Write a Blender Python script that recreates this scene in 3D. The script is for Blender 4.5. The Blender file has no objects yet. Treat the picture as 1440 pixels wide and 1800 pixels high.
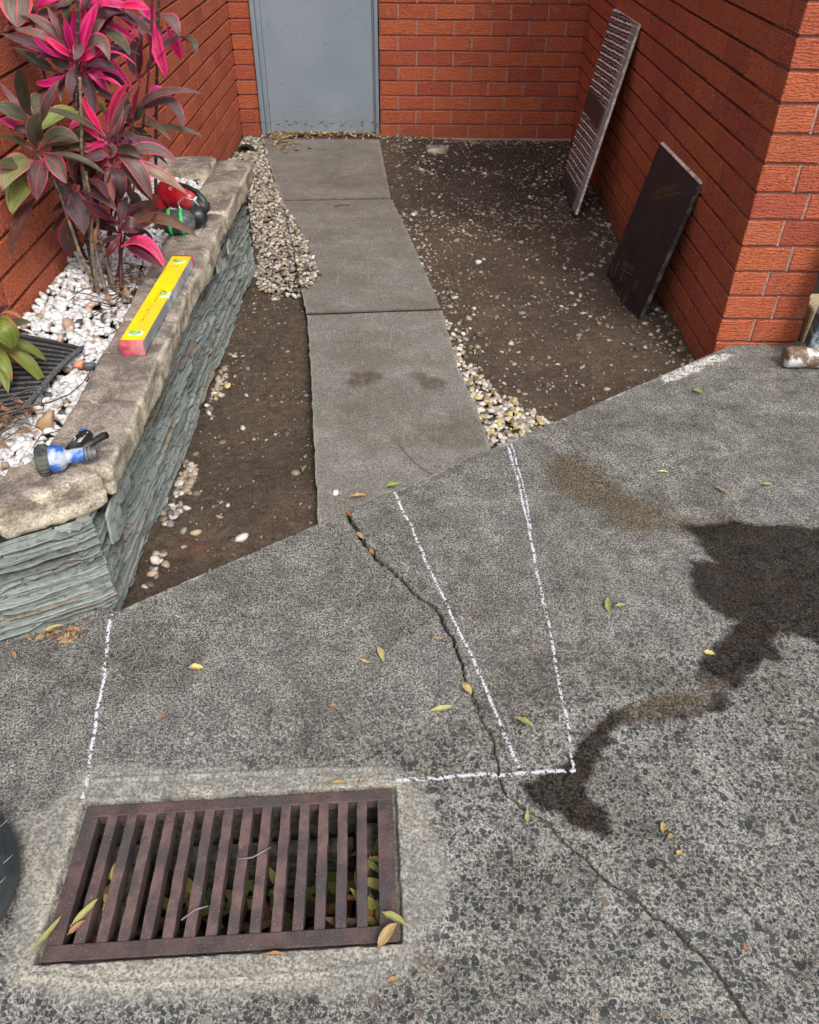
import bpy, bmesh, math, random
import numpy as np
from mathutils import Vector, Matrix, Euler
from mathutils.noise import noise as pnoise

S = bpy.context.scene
COL = S.collection
R = math.radians
rnd = random.Random(7)
rng = np.random.default_rng(11)

# ---------------------------------------------------------------- camera
cam_d = bpy.data.cameras.new('camera')
cam = bpy.data.objects.new('camera', cam_d)
COL.objects.link(cam)
yaw, pit, roll = 0.005, 0.684, 0.008
fw = Vector((math.sin(yaw)*math.cos(pit), math.cos(yaw)*math.cos(pit), -math.sin(pit)))
rt = Vector((math.cos(yaw), -math.sin(yaw), 0))
up = rt.cross(fw)
R2 = math.cos(roll)*rt + math.sin(roll)*up
U2 = -math.sin(roll)*rt + math.cos(roll)*up
cam.matrix_world = Matrix(((R2.x, U2.x, -fw.x, -1.095), (R2.y, U2.y, -fw.y, -5.853), (R2.z, U2.z, -fw.z, 1.372), (0, 0, 0, 1)))
cam_d.sensor_fit = 'HORIZONTAL'
cam_d.sensor_width = 36
cam_d.lens = 36*1441.277/1440
cam_d.clip_start = 0.02
cam_d.clip_end = 300
S.camera = cam

# ---------------------------------------------------------------- world, sun, exposure
SUN_EL, SUN_AZ = R(50), R(158)          # azimuth measured from +Y clockwise: behind the camera, to the right
w = bpy.data.worlds.new('World'); S.world = w; w.use_nodes = True
nt = w.node_tree
sky = nt.nodes.new('ShaderNodeTexSky'); sky.sky_type = 'NISHITA'; sky.sun_disc = False
sky.sun_elevation = SUN_EL; sky.sun_rotation = SUN_AZ
sky.air_density = 1.2; sky.dust_density = 5.0; sky.ozone_density = 1.0
bg = nt.nodes['Background']; bg.inputs[1].default_value = 0.15
hsv = nt.nodes.new('ShaderNodeHueSaturation'); hsv.inputs['Saturation'].default_value = 0.35   # hazy, almost white sky
nt.links.new(sky.outputs[0], hsv.inputs['Color']); nt.links.new(hsv.outputs[0], bg.inputs[0])
sd = bpy.data.lights.new('sun', 'SUN'); so = bpy.data.objects.new('sun', sd); COL.objects.link(so)
sd.energy = 1.3; sd.angle = R(14); sd.color = (1, .96, .9)
sdir = Vector((math.sin(SUN_AZ)*math.cos(SUN_EL), math.cos(SUN_AZ)*math.cos(SUN_EL), math.sin(SUN_EL)))
so.rotation_euler = sdir.to_track_quat('Z', 'Y').to_euler()
so.location = (2, -9, 6)
S.view_settings.view_transform = 'Standard'; S.view_settings.look = 'None'
S.view_settings.gamma = 1; S.view_settings.use_curve_mapping = False
S.view_settings.exposure = 0.45

# ---------------------------------------------------------------- helpers
def tag(o, label=None, cat=None, group=None, kind=None):
    if label: o['label'] = label
    if cat: o['category'] = cat
    if group: o['group'] = group
    if kind: o['kind'] = kind
    return o
def empty(name, loc=(0, 0, 0), rz=0.0):
    o = bpy.data.objects.new(name, None); COL.objects.link(o); o.location = loc; o.rotation_euler = (0, 0, rz)
    o.empty_display_size = .05
    return o
def link(name, me, mat=None, parent=None):
    o = bpy.data.objects.new(name, me); COL.objects.link(o)
    if mat is not None and len(me.materials) == 0: me.materials.append(mat)
    if parent is not None: o.parent = parent
    return o
def mesh_np(name, V, F, mat, attrs=None, smooth=True, parent=None, uv=None):
    """V (n,3); F (m,k) with k = 3 or 4; attrs {name: (n,) or (n,4)} per vertex"""
    V = np.asarray(V, dtype=np.float32); F = np.asarray(F, dtype=np.int32)
    me = bpy.data.meshes.new(name)
    me.vertices.add(len(V)); me.vertices.foreach_set('co', V.ravel())
    k = F.shape[1]
    me.loops.add(F.size); me.loops.foreach_set('vertex_index', F.ravel())
    me.polygons.add(len(F)); me.polygons.foreach_set('loop_start', np.arange(0, F.size, k, dtype=np.int32))
    me.polygons.foreach_set('use_smooth', np.full(len(F), smooth, dtype=bool))
    me.update(calc_edges=True)
    for an, av in (attrs or {}).items():
        av = np.asarray(av, dtype=np.float32)
        if av.ndim == 1:
            a = me.attributes.new(an, 'FLOAT', 'POINT'); a.data.foreach_set('value', av)
        else:
            a = me.attributes.new(an, 'FLOAT_COLOR', 'POINT'); a.data.foreach_set('color', av.ravel())
    return link(name, me, mat, parent)
class MB:
    """collects shapes into one bmesh"""
    def __init__(s): s.bm = bmesh.new()
    def box(s, c, d, rot=None, bevel=0, seg=1, taper=1.0):
        r = bmesh.ops.create_cube(s.bm, size=1)
        vs = r['verts']
        for v in vs:
            t = taper if v.co.z > 0 else 1
            v.co = Vector((v.co.x*d[0]*t, v.co.y*d[1]*t, v.co.z*d[2]))
        if bevel:
            es = list({e for v in vs for e in v.link_edges})
            g = bmesh.ops.bevel(s.bm, geom=es, offset=bevel, segments=seg, affect='EDGES', profile=.6)
            vs = g['verts']
        m = Matrix.Translation(c) @ (rot.to_4x4() if rot is not None else Matrix.Identity(4))
        bmesh.ops.transform(s.bm, matrix=m, verts=vs)
        return s
    def lathe(s, prof, mat=Matrix.Identity(4), n=24, cap=True):
        rings = []
        for (r, z) in prof:
            rings.append([s.bm.verts.new(mat @ Vector((r*math.cos(2*math.pi*i/n), r*math.sin(2*math.pi*i/n), z))) for i in range(n)])
        for a, b in zip(rings, rings[1:]):
            for i in range(n):
                s.bm.faces.new((a[i], a[(i+1) % n], b[(i+1) % n], b[i]))
        if cap:
            s.bm.faces.new(list(reversed(rings[0]))); s.bm.faces.new(rings[-1])
        return s
    def tube(s, pts, rad, n=8, cap=True):
        pts = [Vector(p) for p in pts]
        rr = rad if isinstance(rad, (list, tuple)) else [rad]*len(pts)
        rings = []; ref = Vector((.31, .17, .93))
        for i, p in enumerate(pts):
            t = (pts[min(i+1, len(pts)-1)] - pts[max(i-1, 0)]).normalized()
            a = t.cross(ref)
            if a.length < .1: a = t.cross(Vector((1, 0, 0)))
            a.normalize(); b = t.cross(a)
            rings.append([s.bm.verts.new(p + (a*math.cos(2*math.pi*k/n) + b*math.sin(2*math.pi*k/n))*rr[i]) for k in range(n)])
        for a, b in zip(rings, rings[1:]):
            for i in range(n): s.bm.faces.new((a[i], a[(i+1) % n], b[(i+1) % n], b[i]))
        if cap:
            s.bm.faces.new(list(reversed(rings[0]))); s.bm.faces.new(rings[-1])
        return s
    def prism(s, poly, z0, z1, mat=Matrix.Identity(4)):
        a = [s.bm.verts.new(mat @ Vector((p[0], p[1], z0))) for p in poly]
        b = [s.bm.verts.new(mat @ Vector((p[0], p[1], z1))) for p in poly]
        n = len(poly)
        s.bm.faces.new(list(reversed(a))); s.bm.faces.new(b)
        for i in range(n): s.bm.faces.new((a[i], a[(i+1) % n], b[(i+1) % n], b[i]))
        return s
    def mesh(s, name, smooth=False, ang=None):
        bmesh.ops.recalc_face_normals(s.bm, faces=s.bm.faces)
        me = bpy.data.meshes.new(name); s.bm.to_mesh(me); s.bm.free()
        if smooth:
            me.polygons.foreach_set('use_smooth', np.ones(len(me.polygons), dtype=bool))
            if ang: me.set_sharp_from_angle(angle=R(ang))
        return me
    def build(s, name, mat, parent=None, smooth=False, ang=None):
        return link(name, s.mesh(name, smooth, ang), mat, parent)

def _hash(ix, iy, iz, seed):
    h = (ix.astype(np.int64)*374761393 + iy.astype(np.int64)*668265263 + iz.astype(np.int64)*2147483647 + seed*1274126177) & 0xffffffff
    h = ((h ^ (h >> 13))*1274126177) & 0xffffffff
    h = h ^ (h >> 16)
    return (h & 0xffffff)/float(0xffffff)
def vn(P, sc, seed=0):
    P = np.asarray(P, dtype=np.float64)*sc
    if P.shape[1] == 2: P = np.c_[P, np.zeros(len(P))]
    I = np.floor(P).astype(np.int64); Fr = P-I; Fr = Fr*Fr*(3-2*Fr)
    o = 0
    for dx in (0, 1):
        wx = Fr[:, 0] if dx else 1-Fr[:, 0]
        for dy in (0, 1):
            wy = Fr[:, 1] if dy else 1-Fr[:, 1]
            for dz in (0, 1):
                wz = Fr[:, 2] if dz else 1-Fr[:, 2]
                o = o + _hash(I[:, 0]+dx, I[:, 1]+dy, I[:, 2]+dz, seed)*wx*wy*wz
    return o*2-1
def fbm(P, sc, octv=4, seed=0, gain=.5):
    s_, a, t = 0, 1, 0
    for i in range(octv):
        s_ = s_ + vn(P, sc*2**i, seed+i*17)*a; t += a; a *= gain
    return s_/t
def seg_dist(P, pts):
    """distance to a polyline, and the running parameter 0..1 of the closest point"""
    best = np.full(len(P), 1e9); par = np.zeros(len(P)); pts = np.asarray(pts)[:, :2]
    n = len(pts)-1
    for i in range(n):
        a, b = pts[i], pts[i+1]; ab = b-a
        t = np.clip(((P-a)@ab)/(ab@ab+1e-12), 0, 1)
        d = np.hypot(*(P-(a+t[:, None]*ab)).T)
        m = d < best; best[m] = d[m]; par[m] = (i+t[m])/n
    return best, par
def inside(P, poly):
    poly = np.asarray(poly)[:, :2]; n = len(poly); c = np.zeros(len(P), dtype=bool); j = n-1
    for i in range(n):
        xi, yi = poly[i]; xj, yj = poly[j]
        m = ((yi > P[:, 1]) != (yj > P[:, 1])) & (P[:, 0] < (xj-xi)*(P[:, 1]-yi)/(yj-yi+1e-12)+xi)
        c ^= m; j = i
    return c
def sdf(P, poly):
    d, _ = seg_dist(P, list(poly)+[poly[0]])
    return np.where(inside(P, poly), -d, d)
def sstep(a, b, x):
    t = np.clip((x-a)/(b-a), 0, 1); return t*t*(3-2*t)

# ---------------------------------------------------------------- materials
def new_mat(name):
    m = bpy.data.materials.new(name); m.use_nodes = True
    return m, m.node_tree, m.node_tree.nodes['Principled BSDF']
class NT:
    def __init__(s, nt): s.nt = nt
    def n(s, t, **kw):
        x = s.nt.nodes.new(t)
        for k, v in kw.items(): setattr(x, k, v)
        return x
    def put(s, sock, v):
        if hasattr(v, 'is_linked') or isinstance(v, bpy.types.NodeSocket): s.nt.links.new(v, sock)
        else:
            if isinstance(v, (tuple, list)) and len(v) == 3 and sock.type == 'RGBA': v = (*v, 1)
            sock.default_value = v
    def coord(s, kind='Object'): return s.n('ShaderNodeTexCoord').outputs[kind]
    def mapping(s, vec, scale=(1, 1, 1), rot=(0, 0, 0), loc=(0, 0, 0)):
        m = s.n('ShaderNodeMapping'); s.put(m.inputs[0], vec); m.inputs['Scale'].default_value = scale
        m.inputs['Rotation'].default_value = rot; m.inputs['Location'].default_value = loc; return m.outputs[0]
    def noise(s, vec, scale, detail=4, rough=.55, dist=0):
        x = s.n('ShaderNodeTexNoise'); s.put(x.inputs['Vector'], vec); x.inputs['Scale'].default_value = scale
        x.inputs['Detail'].default_value = detail; x.inputs['Roughness'].default_value = rough; x.inputs['Distortion'].default_value = dist
        return x.outputs[0]
    def voro(s, vec, scale, feature='F1', out='Distance', rand=1):
        x = s.n('ShaderNodeTexVoronoi', feature=feature); s.put(x.inputs['Vector'], vec); x.inputs['Scale'].default_value = scale
        x.inputs['Randomness'].default_value = rand; return x.outputs[out]
    def math(s, op, a, b=0.0, c=None, clamp=False):
        x = s.n('ShaderNodeMath', operation=op); x.use_clamp = clamp; s.put(x.inputs[0], a); s.put(x.inputs[1], b)
        if c is not None: s.put(x.inputs[2], c)
        return x.outputs[0]
    def mix(s, f, a, b, mode='MIX'):
        x = s.n('ShaderNodeMix', data_type='RGBA', blend_type=mode); s.put(x.inputs[0], f); s.put(x.inputs[6], a); s.put(x.inputs[7], b); return x.outputs[2]
    def ramp(s, f, stops, interp='LINEAR'):
        x = s.n('ShaderNodeValToRGB'); s.put(x.inputs[0], f); cr = x.color_ramp; cr.interpolation = interp
        while len(cr.elements) < len(stops): cr.elements.new(.5)
        for e, (p, c) in zip(cr.elements, stops):
            e.position = p; e.color = (*c, 1) if isinstance(c, tuple) else (c, c, c, 1)
        return x.outputs[0]
    def mrange(s, v, a, b, c=0., d=1.):
        x = s.n('ShaderNodeMapRange'); x.interpolation_type = 'SMOOTHSTEP'; s.put(x.inputs[0], v)
        for i, q in enumerate((a, b, c, d)): x.inputs[i+1].default_value = q
        return x.outputs[0]
    def attr(s, name, out='Fac'):
        x = s.n('ShaderNodeAttribute', attribute_name=name); return x.outputs[out]
    def rand(s): return s.n('ShaderNodeObjectInfo').outputs['Random']
    def bump(s, h, strength=.5, dist=.002, normal=None):
        x = s.n('ShaderNodeBump'); s.put(x.inputs['Height'], h); x.inputs['Strength'].default_value = strength; x.inputs['Distance'].default_value = dist
        if normal is not None: s.put(x.inputs['Normal'], normal)
        return x.outputs[0]
    def vadd(s, a, b):
        x = s.n('ShaderNodeVectorMath', operation='ADD'); s.put(x.inputs[0], a); s.put(x.inputs[1], b); return x.outputs[0]

def plain(name, col, rough=.6, metal=0., nscale=60, namt=.25, bstr=.2, bdist=.001, spec=.5, dirt=None, dirtamt=.0):
    """a simple coloured material with mottling, grime and a little relief"""
    m, nt, b = new_mat(name); g = NT(nt); c = g.coord()
    n1 = g.noise(c, nscale, 6, .6); n2 = g.noise(c, nscale*.18, 4, .6)
    dark = tuple(v*(1-namt*1.6) for v in col); lite = tuple(min(1, v*(1+namt)) for v in col)
    k = g.mix(g.mrange(n1, .3, .7), dark, lite)
    if dirt is not None: k = g.mix(g.math('MULTIPLY', g.mrange(n2, .45, .62), dirtamt), k, dirt)
    g.put(b.inputs['Base Color'], k); g.put(b.inputs['Roughness'], g.mrange(n2, .3, .7, max(rough-.12, .05), min(rough+.12, 1)))
    b.inputs['Metallic'].default_value = metal; b.inputs['Specular IOR Level'].default_value = spec
    if bstr: g.put(b.inputs['Normal'], g.bump(n1, bstr, bdist))
    return m

# concrete of the driveway: attributes wet, patch, paint, stain, agg, crack come with the mesh
def mat_drive():
    m, nt, b = new_mat('driveway_concrete'); g = NT(nt); c = g.coord()
    wet, patch, paint, stain, agg, crk, cream = [g.attr(a) for a in ('wet', 'patch', 'paint', 'stain', 'agg', 'crack', 'cream')]
    fine = g.noise(c, 190, 3, .7); fine2 = g.noise(c, 400, 2, .6); mid = g.noise(c, 46, 5, .7); big = g.noise(c, 5, 5, .6)
    wn = g.n('ShaderNodeTexNoise'); g.put(wn.inputs['Vector'], c); wn.inputs['Scale'].default_value = 120; wn.inputs['Detail'].default_value = 2
    vs = g.n('ShaderNodeVectorMath', operation='SCALE'); g.put(vs.inputs[0], wn.outputs[1]); vs.inputs['Scale'].default_value = .006
    warp = g.vadd(c, vs.outputs[0])
    # worn cement paste, salt and pepper
    paste = g.mix(g.mrange(fine, .43, .57), (.03, .0295, .027), (.225, .22, .203))
    paste = g.mix(g.mrange(mid, .46, .64, 0, .7), paste, (.075, .073, .067))
    paste = g.mix(g.mrange(fine2, .58, .64, 0, .85), paste, (.55, .54, .5))
    def stones(scale, keep, lo, hi):
        vd = g.voro(warp, scale, 'DISTANCE_TO_EDGE'); vc = g.voro(warp, scale, 'F1', 'Color')
        sp = g.n('ShaderNodeSeparateColor'); g.put(sp.inputs[0], vc)
        thr = g.math('MULTIPLY_ADD', sp.outputs[0], hi-lo, lo)
        k = g.math('MULTIPLY', g.mrange(g.math('SUBTRACT', vd, thr), -.015, .03), g.math('GREATER_THAN', sp.outputs[1], 1-keep))
        return k, sp.outputs[2]
    s1, c1 = stones(120, .60, .04, .28); s2, c2 = stones(72, .34, .05, .34); s3, c3 = stones(230, .55, .05, .3)
    st = g.math('MAXIMUM', s1, s2); st = g.math('MAXIMUM', st, g.math('MULTIPLY', s3, .6))
    st = g.math('MULTIPLY', st, g.math('MULTIPLY_ADD', agg, .9, .2))
    pick = g.mix(s2, c1, c2)
    stc = g.ramp(pick, [(0, (.022, .026, .03)), (.3, (.05, .05, .05)), (.55, (.028, .038, .042)), (.72, (.075, .072, .067)), (.86, (.10, .08, .065)), (.95, (.17, .125, .09)), (1, (.22, .22, .2))])
    stc = g.mix(g.mrange(fine, .5, .75, 0, .3), stc, (.19, .185, .18))
    light = g.math('MULTIPLY', agg, g.mrange(mid, .3, .6, .35, .85))
    base = g.mix(light, paste, g.mix(g.mrange(fine, .42, .58), (.11, .108, .10), (.33, .322, .30)))
    col = g.mix(st, base, stc)
    bl = g.noise(c, 13, 4, .6); col = g.mix(g.mrange(bl, .46, .60, 0, .42), col, g.mix(1, col, (1.75, 1.74, 1.7), 'MULTIPLY')); col = g.mix(g.mrange(g.noise(c, 21, 4, .6), .5, .62, 0, .45), col, g.mix(1, col, (.5, .5, .5), 'MULTIPLY'))
    col = g.mix(g.mrange(big, .42, .66, 0, .6), col, g.mix(1, col, (.56, .54, .49), 'MULTIPLY'))
    col = g.mix(g.mrange(g.noise(c, 2.2, 3), .5, .7, 0, .4), col, g.mix(1, col, (.72, .69, .6), 'MULTIPLY'))
    rust = g.noise(c, 9, 3, .5)
    col = g.mix(g.mrange(g.noise(c, 420, 2, .6), .64, .68, 0, .5), col, (.56, .55, .51)); col = g.mix(g.mrange(g.noise(c, 330, 2, .6), .40, .36, 0, .7), col, (.03, .03, .03))
    col = g.mix(g.mrange(rust, .64, .78, 0, .16), col, (.24, .13, .08))
    pc = g.mix(g.mrange(fine, .36, .62), (.13, .126, .114), (.38, .365, .32)); pc = g.mix(g.mrange(mid, .42, .62, 0, .65), pc, (.17, .165, .15))
    pc = g.mix(g.math('MULTIPLY', cream, g.mrange(g.math('ADD', g.math('MULTIPLY', mid, .5), g.math('MULTIPLY', fine, .5)), .4, .56, .1, .95)), pc, g.mix(g.mrange(fine, .3, .62), (.28, .26, .205), (.5, .47, .385)))
    col = g.mix(g.math('MULTIPLY', patch, g.mrange(mid, .3, .55, .97, .72)), col, pc)
    col = g.mix(g.math('MULTIPLY', stain, g.mrange(mid, .3, .7, .5, .95)), col, g.mix(g.mrange(fine, .4, .66), (.022, .018, .011), (.17, .125, .07)))
    pf = g.math('MULTIPLY', paint, g.mrange(g.math('ADD', g.math('MULTIPLY', fine, .6), g.math('MULTIPLY', mid, .4)), .46, .54))
    col = g.mix(pf, col, (.64, .63, .59))
    wetc = g.mix(1, col, (.17, .15, .135), 'MULTIPLY'); wetc = g.mix(g.mrange(g.noise(c, 14, 4, .6), .48, .62, 0, .6), wetc, g.mix(g.mrange(fine, .42, .66), (.012, .006, .004), (.06, .035, .02)))
    wetc = g.mix(g.mrange(fine2, .66, .72, 0, .5), wetc, (.2, .185, .17))
    col = g.mix(g.math('MULTIPLY', wet, .97), col, wetc)
    col = g.mix(g.math('MULTIPLY', crk, .85), col, (.028, .023, .016))
    g.put(b.inputs['Base Color'], col)
    rg = g.math('MULTIPLY_ADD', st, -.15, .92); g.put(b.inputs['Specular IOR Level'], g.math('MULTIPLY_ADD', wet, -.2, .32))
    g.put(b.inputs['Roughness'], rg)
    h = g.math('ADD', g.math('MULTIPLY', fine, .8), g.math('MULTIPLY', st, .4)); h = g.math('ADD', h, g.math('MULTIPLY', mid, .8))
    g.put(b.inputs['Normal'], g.bump(h, .6, .0026))
    return m

def mat_slab():
    m, nt, b = new_mat('path_concrete'); g = NT(nt); c = g.coord('Object')
    fine = g.noise(c, 210, 4, .75); fine2 = g.noise(g.mapping(c, (330, 430, 330)), 1, 2, .5); mid = g.noise(c, 30, 5, .65); big = g.noise(c, 4.5, 4, .6)
    stain = g.attr('stain'); edge = g.attr('edge')
    col = g.mix(g.mrange(fine, .36, .64), (.05, .048, .043), (.235, .226, .205))
    col = g.mix(g.mrange(fine2, .6, .7, 0, .75), col, (.46, .43, .37))
    bl = g.noise(c, 11, 4, .6); col = g.mix(g.mrange(bl, .48, .62, 0, .4), col, g.mix(1, col, (1.6, 1.6, 1.6), 'MULTIPLY')); col = g.mix(g.mrange(g.noise(c, 600, 1, .5), .63, .66, 0, .8), col, (.55, .52, .46))
    col = g.mix(g.mrange(big, .35, .7, 0, .5), col, g.mix(1, col, (.55, .5, .42), 'MULTIPLY'))
    col = g.mix(g.math('MULTIPLY', g.mrange(mid, .45, .7), .35), col, (.12, .1, .078))
    scr = g.noise(g.mapping(c, (160, 7, 10), (0, 0, .15)), 1, 2, .4)
    col = g.mix(g.math('MULTIPLY', g.mrange(scr, .7, .74), .35), col, (.45, .43, .39))
    col = g.mix(g.math('MULTIPLY', stain, g.mrange(mid, .3, .6, .5, 1)), col, (.07, .052, .036))
    col = g.mix(g.math('MULTIPLY', edge, g.mrange(fine, .35, .6)), col, (.42, .4, .35))
    g.put(b.inputs['Base Color'], col); b.inputs['Roughness'].default_value = .92
    g.put(b.inputs['Normal'], g.bump(g.math('ADD', fine, mid), .45, .0015))
    return m

def mat_soil():
    m, nt, b = new_mat('soil'); g = NT(nt); c = g.coord()
    fine = g.noise(c, 200, 5, .75); mid = g.noise(c, 28, 6, .7); big = g.noise(c, 3.2, 4, .6)
    col = g.mix(g.mrange(fine, .35, .7), (.022, .0135, .0085), (.125, .083, .054))
    col = g.mix(g.mrange(mid, .4, .65, 0, .75), col, g.mix(g.mrange(fine, .4, .6), (.06, .043, .03), (.15, .11, .078)))
    col = g.mix(g.mrange(big, .4, .65, 0, .6), col, g.mix(1, col, (.5, .46, .42), 'MULTIPLY'))
    col = g.mix(g.math('MULTIPLY', g.attr('clay'), g.mrange(mid, .35, .6)), col, (.16, .055, .025))
    col = g.mix(g.attr('back_dark'), col, g.mix(1, col, (.38, .36, .36), 'MULTIPLY'))
    gr = g.noise(c, 500, 1, .5)
    col = g.mix(g.math('MULTIPLY', g.mrange(gr, .68, .72), .6), col, (.36, .31, .25))
    g.put(b.inputs['Base Color'], col); b.inputs['Roughness'].default_value = .95
    g.put(b.inputs['Normal'], g.bump(g.math('ADD', fine, g.math('MULTIPLY', mid, 1.5)), .8, .004))
    return m

def mat_brick(ripple=1.0):
    m, nt, b = new_mat('textured_red_brick'); g = NT(nt); c = g.coord()
    r = g.rand()
    off = g.n('ShaderNodeCombineXYZ'); g.put(off.inputs[0], g.math('MULTIPLY', r, 37)); g.put(off.inputs[1], g.math('MULTIPLY', r, 91)); g.put(off.inputs[2], g.math('MULTIPLY', r, 53))
    v = g.vadd(c, off.outputs[0])
    warp = g.noise(g.mapping(v, (45, 45, 60)), 1, 3, .6)
    wv = g.n('ShaderNodeCombineXYZ'); g.put(wv.inputs[2], g.math('MULTIPLY', warp, .03))
    wt = g.n('ShaderNodeTexWave', bands_direction='Z'); g.put(wt.inputs[0], g.mapping(v, (.42, .42, 1))); wt.inputs['Scale'].default_value = 36      # wire-cut wrinkles, long across the face
    wt.inputs['Distortion'].default_value = 13; wt.inputs['Detail'].default_value = 4; wt.inputs['Detail Scale'].default_value = 1.25; wt.inputs['Detail Roughness'].default_value = .7; rip = wt.outputs[1]
    fine = g.noise(v, 260, 4, .75)
    rip = g.math('MULTIPLY_ADD', rip, ripple, 1-ripple)
    gate = g.mrange(g.noise(v, 55, 3, .6), .38, .56); rip = g.math('MAXIMUM', rip, g.math('MULTIPLY', gate, .07))
    pit = g.noise(v, 150, 3, .65); pitm = g.mrange(pit, .5, .38)
    crease = g.math('MULTIPLY', rip, .2)
    hgt = g.mrange(rip, .0, .34, 0, .9); hgt = g.math('ADD', hgt, g.math('MULTIPLY', fine, 1.1))
    base = g.ramp(r, [(0, (.43, .096, .052)), (.3, (.53, .124, .057)), (.6, (.57, .145, .062)), (.8, (.45, .1, .06)), (1, (.6, .148, .064))])
    col = g.mix(g.mrange(crease, .004, .028), g.mix(1, base, (.40, .33, .32), 'MULTIPLY'), base)
    col = g.mix(g.math('MULTIPLY', g.mrange(fine, .55, .75), .35), col, (.72, .26, .13))
    col = g.mix(g.math('MULTIPLY', g.mrange(fine, .45, .3), .45), col, (.14, .03, .016))
    col = g.mix(g.math('MULTIPLY', pitm, .75 if ripple < 1 else .3), col, g.mix(1, base, (.26, .2, .19), 'MULTIPLY')); col = g.mix(g.mrange(pit, .58, .68, 0, .45 if ripple < 1 else .25), col, (.78, .27, .12))
    hgt = g.math('ADD', hgt, g.math('MULTIPLY', pit, 2.2 if ripple < 1 else 1.2))
    dust = g.noise(v, 12, 4, .6)
    col = g.mix(g.math('MULTIPLY', g.mrange(dust, .6, .72), .28), col, (.5, .27, .22))
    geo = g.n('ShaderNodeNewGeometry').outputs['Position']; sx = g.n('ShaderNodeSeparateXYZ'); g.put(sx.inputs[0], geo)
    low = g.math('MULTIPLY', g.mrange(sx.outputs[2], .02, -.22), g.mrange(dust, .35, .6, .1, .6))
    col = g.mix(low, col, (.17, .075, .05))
    g.put(b.inputs['Base Color'], col); b.inputs['Roughness'].default_value = .82; b.inputs['Specular IOR Level'].default_value = .35
    g.put(b.inputs['Normal'], g.bump(hgt, .9, .0045))
    return m

def mat_stone():
    m, nt, b = new_mat('weathered_sandstone'); g = NT(nt); c = g.coord()
    fine = g.noise(c, 200, 5, .75); n1 = g.noise(c, 11, 6, .65, .6); n2 = g.noise(g.mapping(c, (5, 9, 22)), 1, 5, .6, .8)
    geo = g.n('ShaderNodeNewGeometry'); sn = g.n('ShaderNodeSeparateXYZ'); g.put(sn.inputs[0], geo.outputs['Normal'])
    side = g.mix(g.mrange(n2, .35, .65), (.22, .195, .15), (.54, .49, .40)); side = g.mix(g.mrange(n1, .5, .66, 0, .8), side, (.7, .65, .53))
    top = g.mix(g.mrange(n1, .36, .62), (.15, .132, .12), (.35, .312, .275)); top = g.mix(g.mrange(n2, .54, .64, 0, .7), top, (.10, .078, .075))
    top = g.mix(g.math('MULTIPLY', g.mrange(g.noise(c, 22, 3, .5, 1), .62, .68), .7), top, (.48, .43, .34))
    col = g.mix(g.mrange(sn.outputs[2], .55, .9), side, top)
    col = g.mix(g.math('MULTIPLY', g.mrange(g.noise(c, 7, 4, .6, 1.5), .6, .68), .5), col, (.09, .06, .058))
    col = g.mix(.55, col, g.mix(g.mrange(fine, .35, .65), (.08, .07, .06), (.8, .76, .7)), 'OVERLAY')
    g.put(b.inputs['Base Color'], col); b.inputs['Roughness'].default_value = .93
    g.put(b.inputs['Normal'], g.bump(g.math('ADD', fine, g.math('MULTIPLY', n1, 3)), .6, .003))
    return m

def mat_slate():
    m, nt, b = new_mat('green_grey_slate'); g = NT(nt); c = g.coord(); r = g.attr('tone')
    n1 = g.noise(c, 38, 5, .65); fine = g.noise(g.mapping(c, (60, 60, 900)), 1, 3, .6)
    geo = g.n('ShaderNodeNewGeometry'); sn = g.n('ShaderNodeSeparateXYZ'); g.put(sn.inputs[0], geo.outputs['Normal'])
    base = g.ramp(r, [(0, (.10, .112, .106)), (.2, (.18, .205, .192)), (.4, (.27, .325, .30)), (.55, (.13, .14, .134)), (.7, (.32, .375, .345)), (.82, (.19, .195, .186)), (.9, (.36, .41, .38)), (.95, (.27, .19, .12)), (1, (.15, .12, .115))])
    col = g.mix(g.mrange(n1, .35, .7, 0, .6), base, (.27, .30, .285))
    col = g.mix(g.math('MULTIPLY', g.mrange(g.noise(c, 9, 4, .6), .52, .7), .55), col, (.12, .105, .095))
    col = g.mix(g.math('MULTIPLY', g.mrange(fine, .5, .35), .6), col, (.035, .037, .035))
    g.put(b.inputs['Base Color'], col); b.inputs['Roughness'].default_value = .72
    g.put(b.inputs['Normal'], g.bump(g.math('ADD', fine, n1), .5, .0015))
    return m

def mat_pebble(name, rough=.55, bump=.3):
    m, nt, b = new_mat(name); g = NT(nt); c = g.coord()
    k = g.attr('pcol', 'Color'); n1 = g.noise(c, 160, 4, .6); fine = g.noise(c, 600, 2, .6)
    col = g.mix(g.mrange(n1, .35, .7, 0, .35), k, g.mix(1, k, (.55, .5, .45), 'MULTIPLY'))
    g.put(b.inputs['Base Color'], col); b.inputs['Roughness'].default_value = rough
    g.put(b.inputs['Normal'], g.bump(fine, bump, .0008))
    return m

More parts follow.
